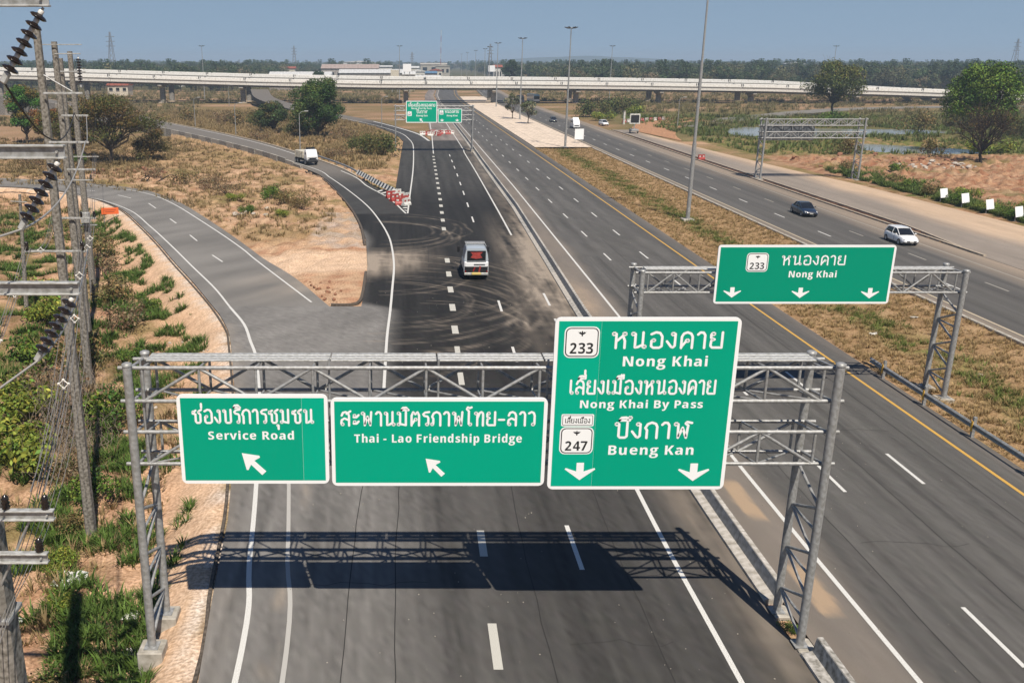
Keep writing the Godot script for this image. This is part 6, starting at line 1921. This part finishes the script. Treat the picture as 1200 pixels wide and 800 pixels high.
	for q in spots:
		var s: float = q[2]
		var r := mi("stone", rocks[rng.randi() % 4], q[5])
		var isle: bool = q[0] < 0 and q[1] < -64
		if isle and (q[0] > at_z([[-64, -3.2], [-106, -6.5], [-150, -17]], q[1]) or away(q[0], q[1]) > -7.0):
			if q[1] > -100: q[0] = clampf(q[0], -5.5, -3.6)
		r.position = Vector3(q[0], y_at(q[0], q[1]) + s * 0.12, q[1])
		r.rotation = Vector3(rng.randf() * 0.4, rng.randf() * TAU, rng.randf() * 0.4)
		r.scale = Vector3(s * rng.randf_range(0.8, 1.4), s * 0.8, s)
		tag(r, q[3], "stone", q[4])
	var lit := [[-11.9, -29.3, 0.55, "crumpled white plastic sheet on the bank below the cables"], [-9.0, -26.9, 0.25, "white scrap at the rear footing of the near gantry"], [-12.9, -27.0, 0.2, "white scrap beside the nearest power pole"], [31.2, -58.0, 0.22, "white scrap on the median behind the guardrail"], [33.4, -50.0, 0.2, "white scrap in the dry grass right of the gantry leg"], [36.0, -62.0, 0.22, "white scrap near the far kerb of the median"], [-8.6, -25.2, 0.22, "yellowish scrap in the grass by the front footing"], [30.2, -74.0, 0.2, "white scrap under the wide sign"]]
	for q in lit:
		var m := MB.new()
		rng.seed = int(q[2] * 1000.0 + q[1] * -10.0)
		var g := []
		for a in 5:
			for c in 5:
				g.append(Vector3((a - 2) * 0.5 * q[2] + rng.randfn() * 0.06 * q[2], absf(rng.randfn()) * 0.22 * q[2], (c - 2) * 0.42 * q[2] + rng.randfn() * 0.06 * q[2]))
		for a in 4:
			for c in 4:
				m.tri(g[a * 5 + c], g[a * 5 + c + 1], g[a * 5 + c + 6])
				m.tri(g[a * 5 + c], g[a * 5 + c + 6], g[a * 5 + c + 5])
		var s := mi("litter_scrap", m.mesh(), M.white)
		s.position = Vector3(q[0], y_at(q[0], q[1]) + 0.08, q[1])
		tag(s, q[3], "litter", "scraps of litter")
	o = thing("driftwood", "dead grey branches lying on the soil left of the island", "branches", Vector3(-35.5, y_at(-35.5, -136.0), -136))
	rng.seed = 95
	for k in 9:
		var m := MB.new()
		limb(m, Vector3(rng.randfn() * 1.4, 0.2, rng.randfn() * 0.9), Vector3(rng.randfn() * 1.8, 0.4 + rng.randf() * 1.2, rng.randfn()), 0.12, 0.03, 0.2, 5)
		part("branch", m, M.bark_dark, o)
	# planting between the kerbs
func house(label: String, at: Vector3, s: Vector3, wall: Material, roof: Material, ridge: float, along_x := true, windows := 0, called := "building", cat := "building") -> Node3D:
	var o := thing(called, label, cat, at)
	part("wall", boxm(Vector3(0, s.y / 2, 0), s), wall, o)
	var m := MB.new()
	var e := 0.6
	if along_x:
		m.prism(PackedVector2Array([Vector2(-s.z / 2 - e, s.y - 0.1), Vector2(s.z / 2 + e, s.y - 0.1), Vector2(s.z / 2 + e, s.y + 0.15), Vector2(0, s.y + ridge), Vector2(-s.z / 2 - e, s.y + 0.15)]), s.x + 1.0, Transform3D(Basis(Vector3(0, 0, -1), Vector3.UP, Vector3(1, 0, 0)), Vector3(s.x / 2 + 0.5, 0, 0)))
	else:
		m.prism(PackedVector2Array([Vector2(-s.x / 2 - e, s.y - 0.1), Vector2(s.x / 2 + e, s.y - 0.1), Vector2(s.x / 2 + e, s.y + 0.15), Vector2(0, s.y + ridge), Vector2(-s.x / 2 - e, s.y + 0.15)]), s.z + 1.0, Transform3D(Basis(), Vector3(0, 0, s.z / 2 + 0.5)))
	part("roof", m, roof, o)
	for k in windows:
		var x := lerpf(-s.x / 2, s.x / 2, (k + 0.5) / windows)
		var w := part("window", boxm(Vector3(x, s.y * 0.6, s.z / 2 + 0.03), Vector3(s.x / windows * 0.5, s.y * 0.3, 0.08)), M.car_glass, o)
		part("sill", boxm(Vector3(x, s.y * 0.44, s.z / 2 + 0.1), Vector3(s.x / windows * 0.56, 0.12, 0.2)), M.white, w)
	return o
func build_far() -> void:
	house("long low shed with white roof beyond the overpass, leftmost", Vector3(-58, -0.1, -570), Vector3(36, 8.2, 16), M.shed_wall, M.roof_white, 2.2, true, 9, "warehouse")
	house("long shed with white roof beyond the overpass, beside the lamp mast", Vector3(-18, -0.1, -655), Vector3(44, 8.6, 20), M.shed_wall, M.roof_white, 2.4, true, 11, "warehouse")
	house("older pinkish shed behind the white-roofed sheds", Vector3(-36, -0.1, -720), Vector3(42, 11.0, 22), M.shed_wall, M.roof_pink, 3.0, true, 8, "warehouse")
	house("small bright white flat building between the sheds and the town", Vector3(-12, -0.1, -740), Vector3(14, 12, 12), M.white, M.roof_white, 1.0, true, 4)
	var names := ["tall cream building in the town left of the road", "white-fronted shophouse in the town nearest the overpass", "blue-roofed house in the town", "red-roofed house in the town", "pale green hall in the town", "grey block in the town's middle", "narrow white block right of the town road", "low white row at the town's right end", "cream shophouse behind the blue-roofed one", "brown-roofed house at the town's left", "long grey roof at the town's back", "white warehouse at the far left horizon", "white roof glinting left of the horizon pylon", "bright white roof on the horizon above the sheds", "cream house among trees at the left horizon", "white house among the trees on the right horizon", "tiled house low behind the overpass at the left"]
	var specs := [[6, -560, 7, 9, M.cream], [14, -700, 10, 9, M.white], [24, -760, 12, 7, M.shed_wall], [33, -850, 11, 8, M.cream], [20, -650, 16, 5.5, M.green_hall], [44, -960, 14, 11, M.concrete], [72, -700, 6, 12, M.white], [96, -780, 26, 5, M.white], [14, -880, 9, 10, M.cream], [-4, -600, 10, 6, M.shed_wall], [40, -1100, 30, 12, M.concrete], [-215, -700, 16, 9, M.white], [-150, -640, 12, 7, M.white], [-45, -1100, 36, 14.5, M.white], [-96, -830, 14, 10, M.cream], [370, -900, 16, 13.5, M.white], [-140, -480, 10, 5, M.cream]]
	var roofs := [M.roof_white, M.roof_white, M.roof_blue, M.roof_red, M.roof_white, M.concrete, M.roof_red, M.roof_white, M.roof_white, M.roof_pink, M.concrete, M.roof_white, M.roof_white, M.roof_white, M.roof_red, M.roof_white, M.roof_red]
	for k in names.size():
		var q: Array = specs[k]
		house(names[k], Vector3(q[0], -0.1, q[1]), Vector3(q[2], q[3], 9), q[4], roofs[k], 1.6, k % 2 == 0, 3)
	for q in [[4.5, -510, 13.0, "white billboard on legs beyond the overpass left of the road"], [62, -640, 11.5, "billboard with white face right of the town road"], [-2.0, -505, 10.0, "cream billboard beside the lamp mast beyond the overpass"]]:
		var o := thing("billboard", q[3], "billboard", Vector3(q[0], -0.1, q[1]), 0.0, "billboards by the town road")
		part("board", boxm(Vector3(0, q[2], 0), Vector3(4.4, 4.0, 0.4), 0.05), M.white_board if q[0] != -2.0 else M.cream, o)
		for s in [-1.4, 1.4]:
			part("leg", boxm(Vector3(s, q[2] / 2 - 1.0, -0.3), Vector3(0.4, q[2] - 1.6, 0.4)), M.galv, o)
	pylon("lattice pylon on the left horizon", Vector3(-268, -0.2, -900), 42)
	pylon("small lattice pylon above the sheds on the horizon", Vector3(-130, -0.2, -1200), 34)
	pylon("lattice pylon behind the lamp row on the horizon", Vector3(95, -0.2, -1000), 33)
	pylon("faint lattice pylon at the right edge of the horizon", Vector3(640, -0.2, -1000), 38)
	pylon("faint lattice pylon left of the town on the horizon", Vector3(16, -0.2, -1150), 26)
	var t := thing("radio_mast", "red and white radio mast over the town road", "mast", Vector3(46, -0.2, -1050))
	for k in 8:
		part("section", rod(Vector3(0, k * 6.0, 0), Vector3(0, k * 6.0 + 6.0, 0), 0.28, 5), M.white if k % 2 else M.red_paint, t)
	# low hill on the horizon
	var m := MB.new()
	rng.seed = 99
	for k in 60:
		var x0 := 300.0 + k * 40.0
		var f := func(x: float): return maxf(0.0, 26.0 * exp(-pow((x - 900.0) / 420.0, 2.0)) + 4.0 * N.get_noise_1d(x * 0.4))
		m.col = Color(0.05, 0.07, 0.035)
		m.quad(Vector3(x0, -0.2, -4200), Vector3(x0 + 40, -0.2, -4200), Vector3(x0 + 40, f.call(x0 + 40) + 8, -4600), Vector3(x0, f.call(x0) + 8, -4600))
		m.quad(Vector3(x0, f.call(x0) + 8, -4600), Vector3(x0 + 40, f.call(x0 + 40) + 8, -4600), Vector3(x0 + 40, -0.2, -5000), Vector3(x0, -0.2, -5000))
	struct("hills", m, M.soil_plain)

# ---------------------------------------------------------------- start
func _ready() -> void:
	var cam := Camera3D.new()
	cam.name = "camera"
	add_child(cam)
	cam.position = Vector3(0, 17, 0)
	cam.rotation.x = -atan(330.0 / 1080.0)
	cam.projection = Camera3D.PROJECTION_FRUSTUM
	cam.near = 0.5
	cam.far = 12000.0
	cam.size = 0.5 * 800.0 / 1080.0
	cam.frustum_offset = Vector2(0.5 * 133.0 / 1080.0, 0)
	var we := WorldEnvironment.new()
	we.name = "environment"
	var env := Environment.new()
	env.background_mode = Environment.BG_SKY
	var sky := Sky.new()
	var sm := ProceduralSkyMaterial.new()
	sm.sky_top_color = Color(0.11, 0.23, 0.42)
	sm.sky_horizon_color = Color(0.49, 0.575, 0.655)
	sm.sky_curve = 0.34
	sm.ground_horizon_color = Color(0.5, 0.52, 0.52)
	sm.ground_bottom_color = Color(0.35, 0.32, 0.28)
	sm.sun_angle_max = 4.0
	sky.sky_material = sm
	env.sky = sky
	env.tonemap_mode = Environment.TONE_MAPPER_LINEAR
	env.tonemap_exposure = 1.4
	env.sdfgi_enabled = true
	env.ssao_enabled = true
	env.ssil_enabled = true
	env.fog_enabled = true
	env.fog_density = 0.0003
	env.fog_light_color = Color(0.66, 0.74, 0.82)
	we.environment = env
	add_child(we)
	var sun := DirectionalLight3D.new()
	sun.name = "sun"
	add_child(sun)
	sun.look_at_from_position(Vector3(1.76, 10.0, 6.25), Vector3.ZERO)
	sun.light_energy = 1.35
	sun.light_angular_distance = 0.53
	sun.light_color = Color(1.0, 0.96, 0.9)
	sun.shadow_enabled = true
	make_materials()
	build_roads()
	build_ground()
	build_barriers()
	build_overpass()
	build_far()
	build_gantries()
	build_masts()
	build_power()
	build_vehicles()
	build_small()
	build_plants()
func make_materials() -> void:
	N = noise(0.01, 3, 5)
	ramp_tex("grain", noise(0.12, 3, 2), 512, Color(0.72, 0.72, 0.72), Color(1, 1, 1))
	ramp_tex("speck", noise(0.22, 2, 3), 512, Color(0.66, 0.66, 0.66), Color(1, 1, 1))
	ramp_tex("blotch", noise(0.012, 5, 4), 512, Color(0.7, 0.69, 0.66), Color(1, 1, 1))
	ramp_tex("stain", noise(0.02, 5, 6), 512, Color(0.42, 0.41, 0.38), Color(1, 1, 1), 0.42)
	ramp_tex("wear", noise(0.05, 4, 7), 512, Color(0.62, 0.61, 0.58), Color(1, 1, 1), 0.35)
	ramp_tex("fleck", noise(0.09, 5, 9), 1024, Color(0.72, 0.72, 0.72), Color(1, 1, 1), 0.4)
	ramp_tex("faint", noise(0.02, 5, 10), 512, Color(0.8, 0.79, 0.77), Color(1, 1, 1), 0.35)
	ramp_tex("dirt", noise(0.03, 5, 8), 512, Color(0.66, 0.62, 0.58), Color(1, 1, 1))
	var m := mat("asphalt", Color(1.1, 1.1, 1.1), 0.82, 0.0, "speck", 1.1, true)
	m.metallic_specular = 0.35
	m.detail_enabled = true
	m.detail_blend_mode = BaseMaterial3D.BLEND_MODE_MUL
	m.detail_albedo = tex["fleck"]
	m.detail_uv_layer = BaseMaterial3D.DETAIL_UV_2
	m.uv2_triplanar = true
	m.uv2_world_triplanar = true
	m.uv2_scale = Vector3.ONE * 0.37
	m = mat("soil", Color(1.15, 1.15, 1.15), 0.95, 0.0, "dirt", 0.35, true)
	m.metallic_specular = 0.15
	m.heightmap_enabled = true
	m.heightmap_texture = tex["dirt"]
	m.heightmap_scale = 14.0
	mat("soil_plain", Color(1.1, 1.1, 1.1), 0.95, 0.0, "dirt", 0.1, true).metallic_specular = 0.15
	mat("concrete_v", Color(1.05, 1.05, 1.05), 0.9, 0.0, "blotch", 0.2, true)
	mat("tar", Color(0.022, 0.021, 0.02), 0.9)
	mat("paint", Color(0.82, 0.82, 0.8), 0.6, 0.0, "wear", 0.9)
	mat("paint_worn", Color(0.66, 0.65, 0.6), 0.7, 0.0, "wear", 1.4)
	mat("paint_faded", Color(0.55, 0.54, 0.52), 0.8, 0.0, "wear", 2.2)
	mat("paint_old", Color(0.42, 0.4, 0.36), 0.8, 0.0, "wear", 1.6)
	mat("paint_yellow", Color(0.74, 0.44, 0.09), 0.65, 0.0, "wear", 0.9)
	mat("paint_cream", Color(0.68, 0.58, 0.42), 0.7, 0.0, "wear", 0.9)
	mat("kerb_dark", Color(0.16, 0.13, 0.105), 0.95, 0.0, "stain", 0.4)
	mat("concrete", Color(0.5, 0.47, 0.42), 0.9, 0.0, "blotch", 0.35)
	mat("concrete_warm", Color(0.52, 0.44, 0.35), 0.9, 0.0, "blotch", 0.35)
	mat("concrete_pale", Color(0.78, 0.76, 0.72), 0.9, 0.0, "faint", 0.12)
	mat("concrete_white", Color(0.84, 0.83, 0.8), 0.88, 0.0, "faint", 0.1)
	mat("barrier_a", Color(0.6, 0.58, 0.55), 0.9, 0.0, "stain", 0.35)
	mat("barrier_b", Color(0.56, 0.53, 0.49), 0.9, 0.0, "blotch", 0.5)
	mat("concrete_stain", Color(0.42, 0.4, 0.37), 0.92, 0.0, "stain", 0.22)
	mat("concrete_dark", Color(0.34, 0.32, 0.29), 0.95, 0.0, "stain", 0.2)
	mat("galv", Color(0.46, 0.47, 0.48), 0.5, 0.35, "blotch", 0.9)
	mat("galv_light", Color(0.6, 0.61, 0.61), 0.5, 0.3, "blotch", 0.9)
	mat("alu_dark", Color(0.2, 0.22, 0.25), 0.5, 0.3, "blotch", 0.5)
	mat("steel_far", Color(0.22, 0.23, 0.25), 0.7, 0.2)
	mat("lamp_dark", Color(0.05, 0.055, 0.06), 0.5, 0.1)
	mat("pole", Color(0.36, 0.335, 0.3), 0.92, 0.0, "stain", 0.6)
	for q in [["green_a", 0.0, 0.325, 0.2], ["green_b", 0.0, 0.345, 0.213], ["green_c", 0.0, 0.375, 0.24], ["green_d", 0.0, 0.27, 0.163]]:
		mat(q[0], Color(q[1], q[2], q[3]), 0.42, 0.0, "", 1.0).metallic_specular = 0.25
	mat("sign_white", Color(0.85, 0.86, 0.86), 0.45)
	mat("sign_black", Color(0.015, 0.015, 0.016), 0.5)
	mat("porcelain", Color(0.016, 0.012, 0.011), 0.2)
	mat("porcelain_white", Color(0.62, 0.6, 0.57), 0.35)
	mat("wire_grey", Color(0.2, 0.19, 0.18), 0.6)
	mat("wire_pale", Color(0.42, 0.4, 0.37), 0.5, 0.4)
	mat("spacer", Color(0.75, 0.72, 0.66), 0.6)
	mat("rubber", Color(0.02, 0.02, 0.021), 0.75)
	mat("black", Color(0.012, 0.012, 0.014), 0.5)
	mat("white", Color(0.78, 0.78, 0.76), 0.6, 0.0, "blotch", 0.3)
	mat("white_board", Color(0.84, 0.85, 0.86), 0.5)
	mat("cream", Color(0.72, 0.68, 0.58), 0.6, 0.0, "blotch", 0.3)
	mat("yellow", Color(0.75, 0.42, 0.04), 0.6)
	mat("yellow_plate", Color(0.62, 0.48, 0.16), 0.5)
	mat("orange", Color(0.75, 0.14, 0.03), 0.6)
	mat("orange_dark", Color(0.25, 0.05, 0.02), 0.6)
	mat("red_paint", Color(0.45, 0.06, 0.05), 0.55, 0.0, "blotch", 0.6)
	mat("blue_paint", Color(0.1, 0.32, 0.55), 0.4)
	mat("red_lens", Color(0.3, 0.015, 0.012), 0.2)
	mat("lens", Color(0.6, 0.62, 0.64), 0.12)
	mat("car_glass", Color(0.012, 0.014, 0.017), 0.08)
	for q in [["car_white", 0.78, 0.79, 0.8], ["car_dark", 0.012, 0.02, 0.042], ["car_black", 0.012, 0.012, 0.013], ["car_silver", 0.42, 0.47, 0.52]]:
		m = mat(q[0], Color(q[1], q[2], q[3]), 0.35)
		m.clearcoat_enabled = true
		m.clearcoat = 0.8
		m.clearcoat_roughness = 0.08
	m = mat("leaf", Color(1, 1, 1), 0.6, 0.0, "", 1.0, true)
	m.backlight_enabled = true
	m.backlight = Color(0.35, 0.4, 0.15)
	m.metallic_specular = 0.3
	mat("bark", Color(0.16, 0.125, 0.095), 0.95, 0.0, "stain", 1.5)
	mat("vine", Color(0.3, 0.24, 0.19), 0.95)
	mat("bark_dark", Color(0.07, 0.052, 0.042), 0.95, 0.0, "stain", 1.5)
	m = mat("water", Color(0.26, 0.26, 0.23), 0.14)
	m.metallic_specular = 0.5
	mat("rock_pale", Color(0.58, 0.52, 0.46), 0.95, 0.0, "blotch", 1.2)
	mat("rock_red", Color(0.36, 0.18, 0.11), 0.95, 0.0, "dirt", 1.2)
	mat("shed_wall", Color(0.4, 0.37, 0.35), 0.9, 0.0, "blotch", 0.1)
	mat("roof_white", Color(0.76, 0.77, 0.78), 0.5, 0.0, "blotch", 0.1)
	mat("roof_pink", Color(0.45, 0.36, 0.33), 0.8, 0.0, "blotch", 0.1)
	mat("roof_red", Color(0.36, 0.1, 0.06), 0.8, 0.0, "blotch", 0.1)
	mat("roof_blue", Color(0.12, 0.24, 0.4), 0.6, 0.0, "blotch", 0.1)
	mat("green_hall", Color(0.2, 0.42, 0.36), 0.7, 0.0, "blotch", 0.1)
